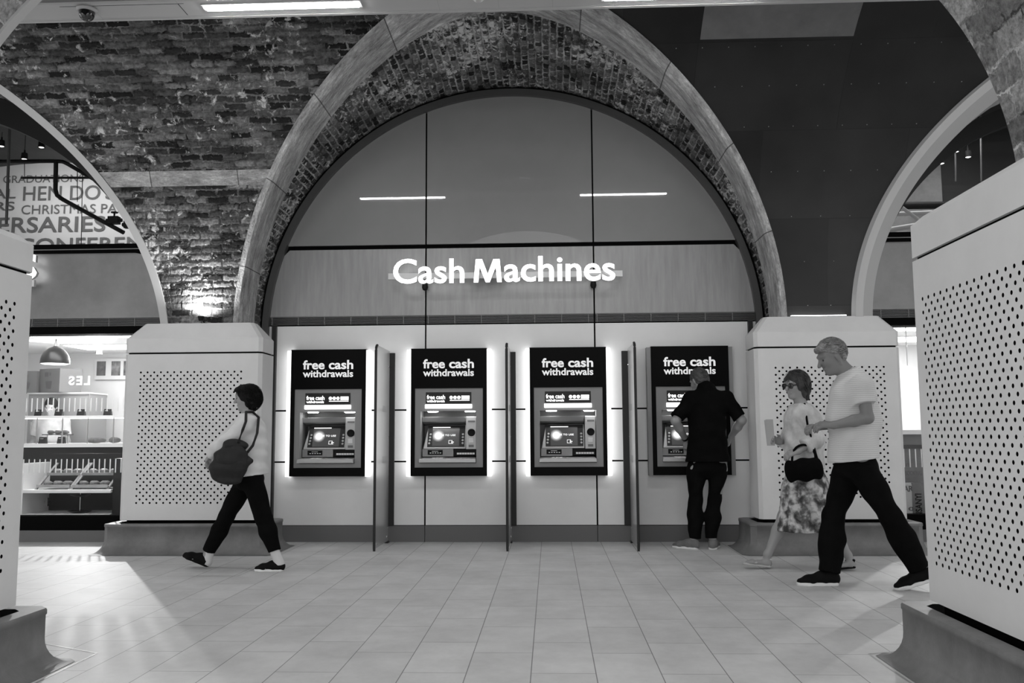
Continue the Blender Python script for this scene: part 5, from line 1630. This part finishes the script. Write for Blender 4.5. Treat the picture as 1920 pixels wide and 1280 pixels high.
# ---------------------------------------------------------------- woman striding left with a shoulder bag
def J(x, y, Y): return at(x, y, Y)
def woman_bag():
    s = 0.97; Y = 8.0; f = V(-1, 0, 0); l = V(0, -1, 0)
    base = V(J(455, 1065, Y)[0], Y, 0)
    c = J(463, 746, Y); A = frame(V(-1, -0.12, -0.12), UP)
    N = J(466, 782, Y); P = J(469, 893, Y)
    SL, SR = J(463, 793, Y - 0.15), J(463, 792, Y + 0.16)
    elL, wrL = J(423, 827, Y - 0.24), J(396, 851, Y - 0.20)
    elR, wrR = J(430, 838, Y + 0.22), J(402, 862, Y + 0.10)
    hpF, knF, anF = J(462, 900, Y + 0.07), J(425, 968, Y + 0.09), J(388, 1040, Y + 0.09)      # leading (far) leg
    hpR, knR, anR = J(473, 900, Y - 0.07), J(494, 970, Y - 0.07), J(517, 1040, Y - 0.08)      # trailing (near) leg
    heF = J(390, 1063, Y + 0.09); heF[2] = 0.012; dF = unit(V(-0.90, 0, 0.36)); uF = unit(V(0.36, 0, 0.90))
    heR = J(531, 1066, Y - 0.08); heR[2] = 0.0; dR = V(-1, 0, 0); uR = UP
    body = head_prims(c, A, s * 0.98) + [limb(N - UP * 0.02, c - UP * 0.06 + V(0.02, 0, 0), 0.052 * s, 0.048 * s, k=0.03)]
    body += torso_prims(P, N, SL, SR, l, s * 0.92) + arm_prims(SL, elL, wrL, s, fat=0.9) + arm_prims(SR, elR, wrR, s, fat=0.9)
    body += hand_prims(wrL, wrL - elL + V(0, 0.05, -0.02), V(0, 0.6, -0.8), V(-0.3, 0.7, 0.6), s * 0.95, 0.45) + hand_prims(wrR, wrR - elR, V(0, -0.8, -0.5), V(-0.3, -0.5, 0.8), s * 0.95, 0.5)
    body += leg_prims(hpF, knF, anF, s * 0.97) + leg_prims(hpR, knR, anR, s * 0.97)
    body += foot_prims(heF, dF, uF, s * 0.9) + foot_prims(heR, dR, uR, s * 0.9)
    p = person(base, body, SKIN, 'dark-haired woman in a white shirt striding left past the left pier')
    eyes_obj(c, A, s * 0.98, p, base)
    ll, ff, uu = A
    hair = [ball(c + uu * 0.028 - ff * 0.022, V(0.094, 0.108, 0.100) * s, 0.02, A, cut=[(c + ff * 0.052, ff + uu * -0.55)]),
            ball(c - uu * 0.022 - ff * 0.045, V(0.098, 0.078, 0.098) * s, 0.03, A, cut=[(c + ff * 0.012, ff)]),
            ball(c + uu * 0.085 + ff * 0.035, V(0.068, 0.062, 0.034) * s, 0.03, A)]
    soft_obj('hair', hair, HAIR_D, p, base, 0.006, cuts=[(c - uu * 0.095, -uu)], wob=wobble(0.0022, 60, 1),
             extra=strands(c + uu * 0.0 - ff * 0.022, A, V(0.098, 0.112, 0.120) * s, 420, 5, 0.10, lambda d: V(d[0] * 0.2, -0.3, -1), lambda d: d[2] > 0.6 or d[1] < 0.0, 0.014))
    sh = torso_prims(P + V(0.01, 0, -0.005), N - UP * 0.005, SL, SR, l, s, 0.022, 0.92, 1.10, 0.02)
    sh += [limb(P + V(0.0, 0, 0.06), P + V(0.02, 0, -0.03), 0.165 * s, 0.185 * s, l, 0.135 * s, 0.150 * s, 0.05)]
    sh += [dict(q, k=0.035) for q in arm_prims(SL, elL, wrL + (wrL - elL) * -0.05, s, 0.022)] + [dict(q, k=0.035) for q in arm_prims(SR, elR, wrR + (wrR - elR) * -0.05, s, 0.022)]
    soft_obj('shirt', sh, WHITE_CLOTH, p, base, 0.007, cuts=[(P + V(0, 0, 0.005), V(0.12, 0, -1)), (N + V(0, 0, 0.035), UP)], wob=wobble(0.003, 26, 2))
    tr = [ball(P - UP * 0.02, V(0.165, 0.125, 0.12) * s, 0.05, np.stack([l, f, UP]))]
    for h_, k_, a_ in ((hpF, knF, anF), (hpR, knR, anR)):
        q = leg_prims(h_, k_, a_ + (k_ - a_) * 0.08, s, 0.014, loose=0.006)
        q[-1]['cut'] = [(a_ + (k_ - a_) * 0.10, a_ - k_)]; tr += q
    soft_obj('trousers', tr, BLACK_CLOTH, p, base, 0.007, cuts=[(P + UP * 0.06, UP)], wob=wobble(0.002, 24, 3))
    for a_, k_, d_, he in ((anF, knF, dF, heF), (anR, knR, dR, heR)):
        soft_obj('sock', [limb(a_ + (k_ - a_) * 0.14, a_ + (he - a_) * 0.55, 0.043 * s, 0.046 * s)], SOCK, p, base, 0.006)
    shoe(heF, dF, uF, s * 0.98, SHOE_B, p, base, SHOE_B); shoe(heR, dR, uR, s * 0.98, SHOE_B, p, base, SOLE)
    # the bag hangs from her near shoulder
    bc = J(428, 866, Y - 0.30); t = thing('shoulder_bag', 'slouchy dark shoulder bag carried by the woman striding left', 'bag', tuple(bc))
    bd = [ball(bc - UP * 0.02, (0.165, 0.055, 0.150), 0.04), ball(bc + V(0.05, 0, 0.07), (0.11, 0.045, 0.10), 0.05), limb(bc + V(-0.10, 0, -0.06), bc + V(0.10, 0, -0.07), 0.08, 0.085, UP, 0.05, 0.05, 0.05)]
    soft_obj('pouch', bd, BAG, t, bc, 0.007, wob=wobble(0.004, 22, 5))
    soft_obj('flap', [ball(bc + V(0.02, -0.035, 0.05), (0.14, 0.035, 0.09), 0.03)], BAG, t, bc, 0.007, cuts=[(bc + V(0, -0.005, 0), V(0, 1, 0))], wob=wobble(0.003, 22, 6))
    b = MB(); pts = [bc + V(0.10, 0.0, 0.10), J(447, 828, Y - 0.345), J(455, 806, Y - 0.325), J(461, 790, Y - 0.27), SL + UP * 0.098 + V(0, -0.03, 0), SL + V(0.03, 0.06, 0.10), SL + V(0.095, 0.03, 0.05), J(482, 812, Y - 0.27), J(474, 835, Y - 0.31), bc + V(0.14, 0.0, 0.05)]
    b.tube([q - bc for q in pts], 0.012, 8); b.build('strap', BAG, t, smooth=60)
woman_bag()

# ---------------------------------------------------------------- man standing at the rightmost machine
def man_atm():
    s = 1.06; Y = 9.42; l = V(-1, 0, 0); f = V(0, 1, 0)
    base = V(J(1320, 1022, Y)[0], Y, 0)
    c = J(1311, 713, Y + 0.10); A = frame(V(-0.45, 0.80, -0.45), UP)
    N = J(1325, 727, Y + 0.0); P = J(1327, 866, Y)
    SL, SR = J(1295, 750, Y), J(1363, 750, Y)
    elL, wrL = J(1266, 789, Y - 0.06), J(1286, 824, Y + 0.12)
    elR, wrR = J(1391, 788, Y - 0.06), J(1371, 818, Y + 0.12)
    hL, kL, aL = J(1306, 880, Y), J(1304, 938, Y + 0.03), J(1302, 1002, Y - 0.01)
    hR, kR, aR = J(1347, 880, Y), J(1340, 936, Y + 0.03), J(1333, 1002, Y - 0.01)
    heL = V(J(1307, 1020, Y)[0], Y - 0.045, 0); dL = unit(V(-0.80, 0.55, 0)); heR = V(J(1334, 1020, Y)[0], Y - 0.06, 0); dR = unit(V(0.28, 0.95, 0))
    body = head_prims(c, A, s) + [limb(N - UP * 0.03, c - UP * 0.05 + V(0.02, -0.03, 0), 0.064 * s, 0.060 * s, k=0.03)]
    body += torso_prims(P, N, SL, SR, l, s, 0, 1.1, 1.05) + arm_prims(SL, elL, wrL, s, fat=1.05) + arm_prims(SR, elR, wrR, s, fat=1.05)
    body += hand_prims(wrL, V(0.15, 0.25, -1), V(0.3, 0.9, 0.3), V(0.8, -0.5, 0.1), s, 0.45) + hand_prims(wrR, V(-0.25, 0.35, -0.9), V(-0.8, 0.2, 0), V(0.1, 0.9, 0.3), s, 0.4)
    body += leg_prims(hL, kL, aL, s) + leg_prims(hR, kR, aR, s) + foot_prims(heL, dL, UP, s * 0.92) + foot_prims(heR, dR, UP, s * 0.92)
    p = person(base, body, SKIN, 'man in black standing with his back to us at the rightmost cash machine')
    eyes_obj(c, A, s, p, base)
    ll, ff, uu = A
    soft_obj('hair', [ball(c + uu * 0.032 - ff * 0.016, V(0.083, 0.100, 0.096) * s, 0.02, A, cut=[(c + ff * 0.045 + uu * 0.02, ff * 0.8 - uu * 0.6)]),
                      ball(c - uu * 0.02 - ff * 0.05, V(0.075, 0.058, 0.075) * s, 0.03, A, cut=[(c - uu * 0.03 - ff * 0.01, ff)])], HAIR_S, p, base, 0.005, cuts=[(c - uu * 0.075, -uu)], wob=wobble(0.0015, 70, 8),
             extra=strands(c + uu * 0.02 - ff * 0.014, A, V(0.080, 0.100, 0.102) * s, 380, 6, 0.05, lambda d: V(0.1, -0.5, -0.8), lambda d: d[2] > 0.5 or (d[1] < -0.2 and d[2] > -0.8), 0.006, 0.003))
    sh = torso_prims(P + UP * 0.02, N - UP * 0.01, SL, SR, l, s, 0.02, 1.14, 1.1, 0.015)
    sh += [limb(P + UP * 0.10, P - UP * 0.01, 0.185 * s, 0.205 * s, l, 0.14 * s, 0.15 * s, 0.05)]
    sh += [limb(N - UP * 0.03, N + UP * 0.035 + f * 0.015, 0.082, 0.074, l, 0.075, 0.07, 0.03, cut=[(N + UP * 0.03, UP - f * 0.1)])]
    for a_, e_ in ((SL, elL), (SR, elR)):
        sh += [limb(a_, a_ * 0.12 + e_ * 0.88, 0.075 * s, 0.068 * s, k=0.04, cut=[(a_ * 0.14 + e_ * 0.86, e_ - a_)])]
    soft_obj('tee_shirt', sh, BLACK_CLOTH, p, base, 0.007, cuts=[(P + UP * 0.005, -UP)], wob=wobble(0.003, 20, 9))
    tr = [ball(P - UP * 0.03, V(0.185, 0.135, 0.12) * s, 0.05)]
    for h_, k_, a_ in ((hL, kL, aL), (hR, kR, aR)):
        q = leg_prims(h_, k_, a_ - UP * 0.06, s, 0.013, 0.90, loose=0.012); q[-1]['cut'] = [(a_ - UP * 0.04, -UP)]; tr += q
    soft_obj('trousers', tr, DARK_CLOTH, p, base, 0.007, cuts=[(P + UP * 0.07, UP)], wob=wobble(0.003, 22, 10))
    shoe(heL, dL, UP, s * 1.0, SUEDE, p, base, SOLE, high=0.095); shoe(heR, dR, UP, s * 1.0, SUEDE, p, base, SOLE, high=0.095)
    d = unit(wrL - elL); q = wrL - d * 0.02
    soft_obj('wrist_watch', [limb(q - d * 0.012, q + d * 0.012, 0.036, 0.036)], M['blackplastic'], p, base, 0.004, cuts=[(q + d * 0.012, d), (q - d * 0.012, -d)])
man_atm()

# ---------------------------------------------------------------- woman with sunglasses
def woman_glasses():
    s = 1.0; Y = 8.05; f = V(-1, 0, 0); l = V(0, -1, 0)
    base = V(J(1510, 1060, Y)[0], Y, 0)
    c = J(1492, 722, Y); A = frame(V(-0.86, -0.48, -0.12), UP)
    N = J(1503, 764, Y); P = J(1510, 872, Y)
    SL, SR = J(1508, 776, Y - 0.15), J(1492, 776, Y + 0.15)
    elL, wrL = J(1532, 822, Y - 0.20), J(1497, 846, Y - 0.26)
    elR, wrR = J(1478, 822, Y + 0.16), J(1462, 828, Y - 0.02)
    hF, kF, aF = J(1500, 890, Y + 0.07), J(1470, 968, Y + 0.06), J(1441, 1036, Y + 0.05)
    hR, kR, aR = J(1520, 890, Y - 0.07), J(1556, 975, Y - 0.05), J(1587, 1036, Y - 0.04)
    heF = V(J(1447, 1055, Y)[0], Y + 0.05, 0.01); dF = unit(V(-0.95, -0.05, 0.12)); uF = unit(V(0.12, 0, 0.95))
    heR = V(J(1600, 1055, Y)[0], Y - 0.04, 0.02); dR = unit(V(-0.97, 0, -0.08)); uR = unit(V(-0.08, 0, 0.97))
    body = head_prims(c, A, s * 0.98) + [limb(N - UP * 0.02, c - UP * 0.06 + V(0.02, 0.01, 0), 0.052, 0.048, k=0.03)]
    body += torso_prims(P, N, SL, SR, l, s * 0.95) + arm_prims(SL, elL, wrL, s, fat=0.95) + arm_prims(SR, elR, wrR, s, fat=0.95)
    body += hand_prims(wrL, V(-0.9, 0, -0.25), V(0.1, 0.5, -0.8), V(-0.2, 0.8, 0.5), s * 0.95, 0.5) + hand_prims(wrR, V(-0.8, -0.4, 0.25), V(-0.1, -0.9, -0.3), V(0.2, -0.2, 0.9), s * 0.95, 0.55)
    body += leg_prims(hF, kF, aF, s, fat=0.95) + leg_prims(hR, kR, aR, s, fat=0.95) + foot_prims(heF, dF, uF, s * 0.92) + foot_prims(heR, dR, uR, s * 0.92)
    p = person(base, body, SKIN, 'woman in sunglasses, pale blouse and patterned skirt walking left, holding up a leaflet')
    eyes_obj(c, A, s * 0.98, p, base)
    ll, ff, uu = A
    hair = [ball(c + uu * 0.032 - ff * 0.018, V(0.092, 0.106, 0.100), 0.02, A, cut=[(c + ff * 0.045, ff - uu * 0.7)]),
            ball(c - uu * 0.04 - ff * 0.055, V(0.098, 0.070, 0.125), 0.04, A, cut=[(c + ff * 0.0, ff)])]
    soft_obj('hair', hair, HAIR_M, p, base, 0.006, wob=wobble(0.003, 50, 11),
             extra=strands(c - uu * 0.0 - ff * 0.022, A, V(0.097, 0.112, 0.130), 420, 4, 0.11, lambda d: V(d[0] * 0.3, -0.45, -0.9), lambda d: d[2] > 0.62 or d[1] < -0.05, 0.016))
    gl = [limb(c + q * 0.036 * ll + 0.096 * ff + 0.002 * uu, c + q * 0.040 * ll + 0.095 * ff + 0.001 * uu, 0.031, 0.031, ll, 0.023, 0.023, 0.008) for q in (-1, 1)]
    for g_ in gl: g_['cut'] = [(c + 0.106 * ff, ff), (c + 0.088 * ff, -ff)]
    gl += [limb(c + q * 0.068 * ll + 0.088 * ff + 0.006 * uu, c + q * 0.080 * ll - 0.005 * ff + 0.006 * uu, 0.007, 0.005, k=0.006) for q in (-1, 1)]
    gl += [limb(c - 0.02 * ll + 0.108 * ff + 0.008 * uu, c + 0.02 * ll + 0.108 * ff + 0.008 * uu, 0.005, 0.005, k=0.005)]
    soft_obj('sunglasses', gl, M['gloss_black'], p, base, 0.0035)
    sh = torso_prims(P, N - UP * 0.005, SL, SR, l, s, 0.024, 0.97, 1.12, 0.02)
    sh += [limb(P + UP * 0.1, P - UP * 0.05, 0.17, 0.185, l, 0.14, 0.155, 0.05)]
    for a_, e_, w_ in ((SL, elL, wrL), (SR, elR, wrR)):
        sh += [limb(a_, e_, 0.074, 0.066, k=0.04), limb(e_, e_ * 0.35 + w_ * 0.65, 0.064, 0.060, k=0.03, cut=[(e_ * 0.4 + w_ * 0.6, w_ - e_)])]
    soft_obj('blouse', sh, PALE_CLOTH, p, base, 0.007, cuts=[(P - UP * 0.03, -UP), (N + UP * 0.035, UP)], wob=wobble(0.004, 24, 12))
    K = (kF + kR) / 2 + V(0, 0, 0.0)
    sk = [limb(P + UP * 0.02, P * 0.5 + K * 0.5, 0.165, 0.20, l, 0.135, 0.20, 0.05), limb(P * 0.5 + K * 0.5, K - UP * 0.08, 0.20, 0.215, l, 0.20, 0.255, 0.05)]
    soft_obj('skirt', sk, FLORAL, p, base, 0.008, cuts=[(J(1500, 995, Y), V(0, 0, -1)), (P + UP * 0.05, UP)],
             wob=lambda Q: (0.014 * np.sin(np.arctan2(Q[..., 1] - K[1], Q[..., 0] - K[0]) * 11) * np.clip((P[2] - Q[..., 2]) / 0.5, 0, 1)).astype(np.float32))
    shoe(heF, dF, uF, s * 0.95, SANDAL, p, base, SANDAL, True); shoe(heR, dR, uR, s * 0.95, SHOE_B, p, base, SHOE_B, True)
    # leaflet in the raised hand
    hc = wrR + unit(V(-0.8, -0.4, 0.25)) * 0.10
    t = thing('leaflet', 'pale folded leaflet held up by the woman in sunglasses', 'leaflet', tuple(hc))
    M['paper'] = mat('leaflet_paper', 0.38, 0.7)
    b = MB(); b.hexa([(-0.035, -0.01, -0.06), (0.022, -0.045, -0.06), (-0.034, -0.008, -0.06), (0.023, -0.043, -0.06), (-0.045, -0.012, 0.17), (0.012, -0.047, 0.17), (-0.044, -0.010, 0.17), (0.013, -0.045, 0.17)])
    b.build('page', M['paper'], t)
    b = MB(); b.hexa([(-0.038, -0.006, -0.06), (0.022, -0.041, -0.06), (-0.037, -0.004, -0.06), (0.023, -0.039, -0.06), (-0.052, 0.012, 0.165), (0.012, -0.040, 0.165), (-0.051, 0.014, 0.165), (0.013, -0.038, 0.165)])
    b.build('page', M['paper'], t)
    # handbag
    bc = J(1508, 880, Y - 0.27); t = thing('handbag', 'black handbag at the hip of the woman in sunglasses', 'bag', tuple(bc))
    soft_obj('pouch', [limb(bc + V(-0.11, 0, -0.01), bc + V(0.11, 0, 0.01), 0.095, 0.095, UP, 0.05, 0.05, 0.03)], BLACK_CLOTH, t, bc, 0.006, wob=wobble(0.002, 30, 14))
    b = MB(); arc = [bc + V(-0.10, 0, 0.07)] + [bc + V(0, 0, 0.10) + V(-0.10 * cos(a), 0.0, 0.11 * sin(a)) for a in np.linspace(0.3, pi - 0.3, 9)] + [bc + V(0.10, 0, 0.08)]
    b.tube([q - bc for q in arc], 0.010, 8); b.build('handle', BLACK_CLOTH, t, smooth=60)
    b = MB(); st = [bc + V(0.12, 0, 0.06), J(1524, 830, Y - 0.25), J(1514, 795, Y - 0.262), SL + UP * 0.09 + V(0, -0.02, 0), SL + V(0.03, 0.06, 0.08)]
    b.tube([q - bc for q in st], 0.009, 8); b.build('strap', BLACK_CLOTH, t, smooth=60)
woman_glasses()

# ---------------------------------------------------------------- tall grey-haired man
def man_grey():
    s = 1.10; Y = 7.18; f = V(-1, 0, 0); l = V(0, -1, 0)
    base = V(J(1605, 1088, Y)[0], Y, 0)
    c = J(1559, 668, Y); A = frame(V(-0.90, -0.12, -0.42), UP)
    N = J(1597, 706, Y); P = J(1605, 866, Y)
    SL, SR = J(1615, 724, Y - 0.19), J(1592, 722, Y + 0.19)
    elL, wrL = J(1627, 783, Y - 0.24), J(1563, 797, Y - 0.20)
    elR, wrR = J(1590, 790, Y + 0.24), J(1535, 800, Y + 0.02)
    hF, kF, aF = J(1590, 884, Y + 0.08), J(1563, 968, Y + 0.09), J(1556, 1056, Y + 0.05)
    hR, kR, aR = J(1620, 884, Y - 0.08), J(1668, 966, Y - 0.10), J(1716, 1050, Y - 0.12)
    heF = V(J(1574, 1085, Y)[0], Y + 0.05, 0.0); dF = unit(V(-1, -0.05, 0)); uF = UP
    heR = V(J(1737, 1085, Y)[0] + 0.02, Y - 0.12, 0.075); dR = unit(V(-0.95, 0, -0.28)); uR = unit(V(-0.28, 0, 0.95))
    body = head_prims(c, A, s) + [limb(N - UP * 0.03, c - UP * 0.05 + V(0.045, 0, 0), 0.062 * s, 0.058 * s, k=0.03)]
    body += torso_prims(P, N, SL, SR, l, s, 0, 1.0, 1.05, 0.01) + arm_prims(SL, elL, wrL, s) + arm_prims(SR, elR, wrR, s)
    body += hand_prims(wrL, V(-1, 0.12, 0.06), V(0, 0.5, -0.85), V(-0.1, 0.85, 0.5), s, 0.55) + hand_prims(wrR, V(-0.8, -0.45, 0.05), V(-0.2, -0.3, -0.9), V(-0.3, -0.3, 0.9), s, 0.6)
    body += leg_prims(hF, kF, aF, s) + leg_prims(hR, kR, aR, s) + foot_prims(heF, dF, uF, s * 0.92) + foot_prims(heR, dR, uR, s * 0.92)
    p = person(base, body, SKIN_D, 'tall grey-haired man in a striped short-sleeved shirt striding left, head bowed')
    eyes_obj(c, A, s, p, base)
    ll, ff, uu = A
    soft_obj('hair', [ball(c + uu * 0.040 - ff * 0.016, V(0.081, 0.101, 0.092) * s, 0.02, A, cut=[(c + ff * 0.050 + uu * 0.055, ff * 0.6 - uu * 0.8)]),
                      ball(c - uu * 0.004 - ff * 0.056, V(0.079, 0.052, 0.078) * s, 0.03, A, cut=[(c - ff * 0.010, ff)]),
                      ball(c + uu * 0.098 + ff * 0.050 + ll * 0.02, V(0.045, 0.055, 0.026) * s, 0.02, A), ball(c + uu * 0.105 - ff * 0.01 - ll * 0.02, V(0.05, 0.06, 0.028) * s, 0.02, A),
                      ball(c + uu * 0.085 + ff * 0.078 - ll * 0.02, V(0.035, 0.03, 0.022) * s, 0.02, A)], HAIR_G, p, base, 0.005, cuts=[(c - uu * 0.080, -uu)], wob=wobble(0.0018, 60, 15),
             extra=strands(c + uu * 0.03 - ff * 0.014, A, V(0.084, 0.106, 0.100) * s, 420, 3, 0.075, lambda d: V(0.25, -0.75, 0.15 - 0.8 * max(0, -d[1])), lambda d: d[2] > 0.48 or (d[1] < -0.25 and d[2] > -0.75)))
    sh = torso_prims(P + V(-0.01, 0, 0.02), N - UP * 0.012, SL, SR, l, s, 0.028, 1.0, 1.15, 0.03)
    sh += [limb(P + V(-0.015, 0, 0.12), P + V(-0.01, 0, -0.01), 0.17 * s, 0.18 * s, l, 0.158 * s, 0.172 * s, 0.05)]
    sh += [limb(N - UP * 0.04, N + V(-0.03, 0, 0.045), 0.085, 0.078, l, 0.085, 0.075, 0.03, cut=[(N + V(-0.02, 0, 0.05), V(-0.3, 0, 1))])]
    for a_, e_ in ((SL, elL), (SR, elR)):
        sh += [limb(a_, a_ * 0.3 + e_ * 0.7, 0.078 * s, 0.082 * s, k=0.045, cut=[(a_ * 0.42 + e_ * 0.58, e_ - a_)])]
    soft_obj('shirt', sh, STRIPED, p, base, 0.007, cuts=[(P + V(0, 0, 0.02), V(0.13, 0, -1))], wob=wobble(0.0035, 22, 16))
    ring_ = [N + V(-0.012 + 0.078 * cos(a) * -1, 0.074 * sin(a), 0.030 - 0.030 * cos(a)) for a in np.linspace(-2.9, 2.9, 15)]
    soft_obj('collar', [limb(ring_[i], ring_[i + 1], 0.026, 0.026, UP, 0.007, 0.007, 0.008) for i in range(14)] +
             [limb(ring_[j] , ring_[j] + V(-0.035, q * 0.02, -0.055), 0.024, 0.012, V(0, q, 0.6), 0.006, 0.006, 0.01) for j, q in ((0, -1), (14, 1))], WHITE_CLOTH, p, base, 0.005)
    tr = [ball(P - UP * 0.03, V(0.165, 0.135, 0.13) * s, 0.05, np.stack([l, f, UP]))]
    for h_, k_, a_ in ((hF, kF, aF), (hR, kR, aR)):
        q = leg_prims(h_, k_, a_ + (a_ - k_) * 0.24, s, 0.020, 1.0, loose=0.022); q[-1]['cut'] = [(a_ + (a_ - k_) * 0.185, a_ - k_)]; tr += q
    soft_obj('trousers', tr, DARK_CLOTH, p, base, 0.007, cuts=[(P + UP * 0.08, UP)], wob=wobble(0.003, 20, 17))
    shoe(heF, dF, uF, s * 1.08, SHOE_B, p, base, SOLE, high=0.09); shoe(heR, dR, uR, s * 1.08, SHOE_B, p, base, SOLE, high=0.09)
man_grey()

def shop_assistant():
    s = 0.97; l = V(1, 0, 0); f = V(0, -1, 0)
    x, y = at(98, 760, 12.28)[0], 12.28; base = V(x, y, 0)
    Z = lambda z, dx=0, dy=0: V(x + dx, y + dy, z)
    c = Z(1.60, 0.0, -0.03); A = frame(V(0.25, -1, -0.25), UP)
    N, P = Z(1.44), Z(0.93); SL, SR = Z(1.385, 0.18), Z(1.385, -0.18)
    elL, elR, wrL, wrR = Z(1.12, 0.24), Z(1.12, -0.24), Z(1.03, 0.20, -0.14), Z(1.03, -0.20, -0.14)
    body = head_prims(c, A, s) + [limb(N - UP * 0.02, c - UP * 0.05, 0.05, 0.048)] + torso_prims(P, N, SL, SR, l, s * 0.95)
    for a, e, w, q in ((SL, elL, wrL, -1), (SR, elR, wrR, 1)): body += arm_prims(a, e, w, s) + hand_prims(w, V(0, -1, -0.4), V(0, -0.3, -1), V(q, 0, 0), s, 0.4)
    legs = [(Z(0.90, q * 0.09), Z(0.48, q * 0.09), Z(0.08, q * 0.09)) for q in (-1, 1)]
    for h in legs: body += leg_prims(*h, s) + foot_prims(h[2] - UP * 0.08 + V(0, 0.06, 0), V(0, -1, 0), UP, 0.9)
    p = person(base, body, SKIN, 'dark-haired shop assistant standing behind the glass case in the left shop', 0.008)
    eyes_obj(c, A, s, p, base); ll, ff, uu = A
    soft_obj('hair', [ball(c + uu * 0.035 - ff * 0.015, V(0.086, 0.102, 0.096), 0.02, A, cut=[(c + ff * 0.05, ff - uu * 0.6)]), ball(c - uu * 0.01 - ff * 0.06, V(0.08, 0.05, 0.08), 0.03, A)], HAIR_D, p, base, 0.008)
    sh = torso_prims(P, N - UP * 0.01, SL, SR, l, s, 0.022)
    for a, e in ((SL, elL), (SR, elR)): sh += [limb(a, e, 0.074, 0.066, k=0.04, cut=[(a * 0.3 + e * 0.7, e - a)])]
    soft_obj('shirt', sh, PALE_CLOTH, p, base, 0.01, cuts=[(P - UP * 0.05, -UP)])
    tr = [ball(P - UP * 0.04, (0.16, 0.125, 0.12), 0.05)]
    for h in legs: tr += leg_prims(*h, s, 0.014, loose=0.01)
    soft_obj('trousers', tr, DARK_CLOTH, p, base, 0.01, cuts=[(P + UP * 0.05, UP)])
    for h in legs: shoe(V(h[2][0], h[2][1] + 0.07, 0), V(0, -1, 0), UP, s, SHOE_B, p, base)
shop_assistant()
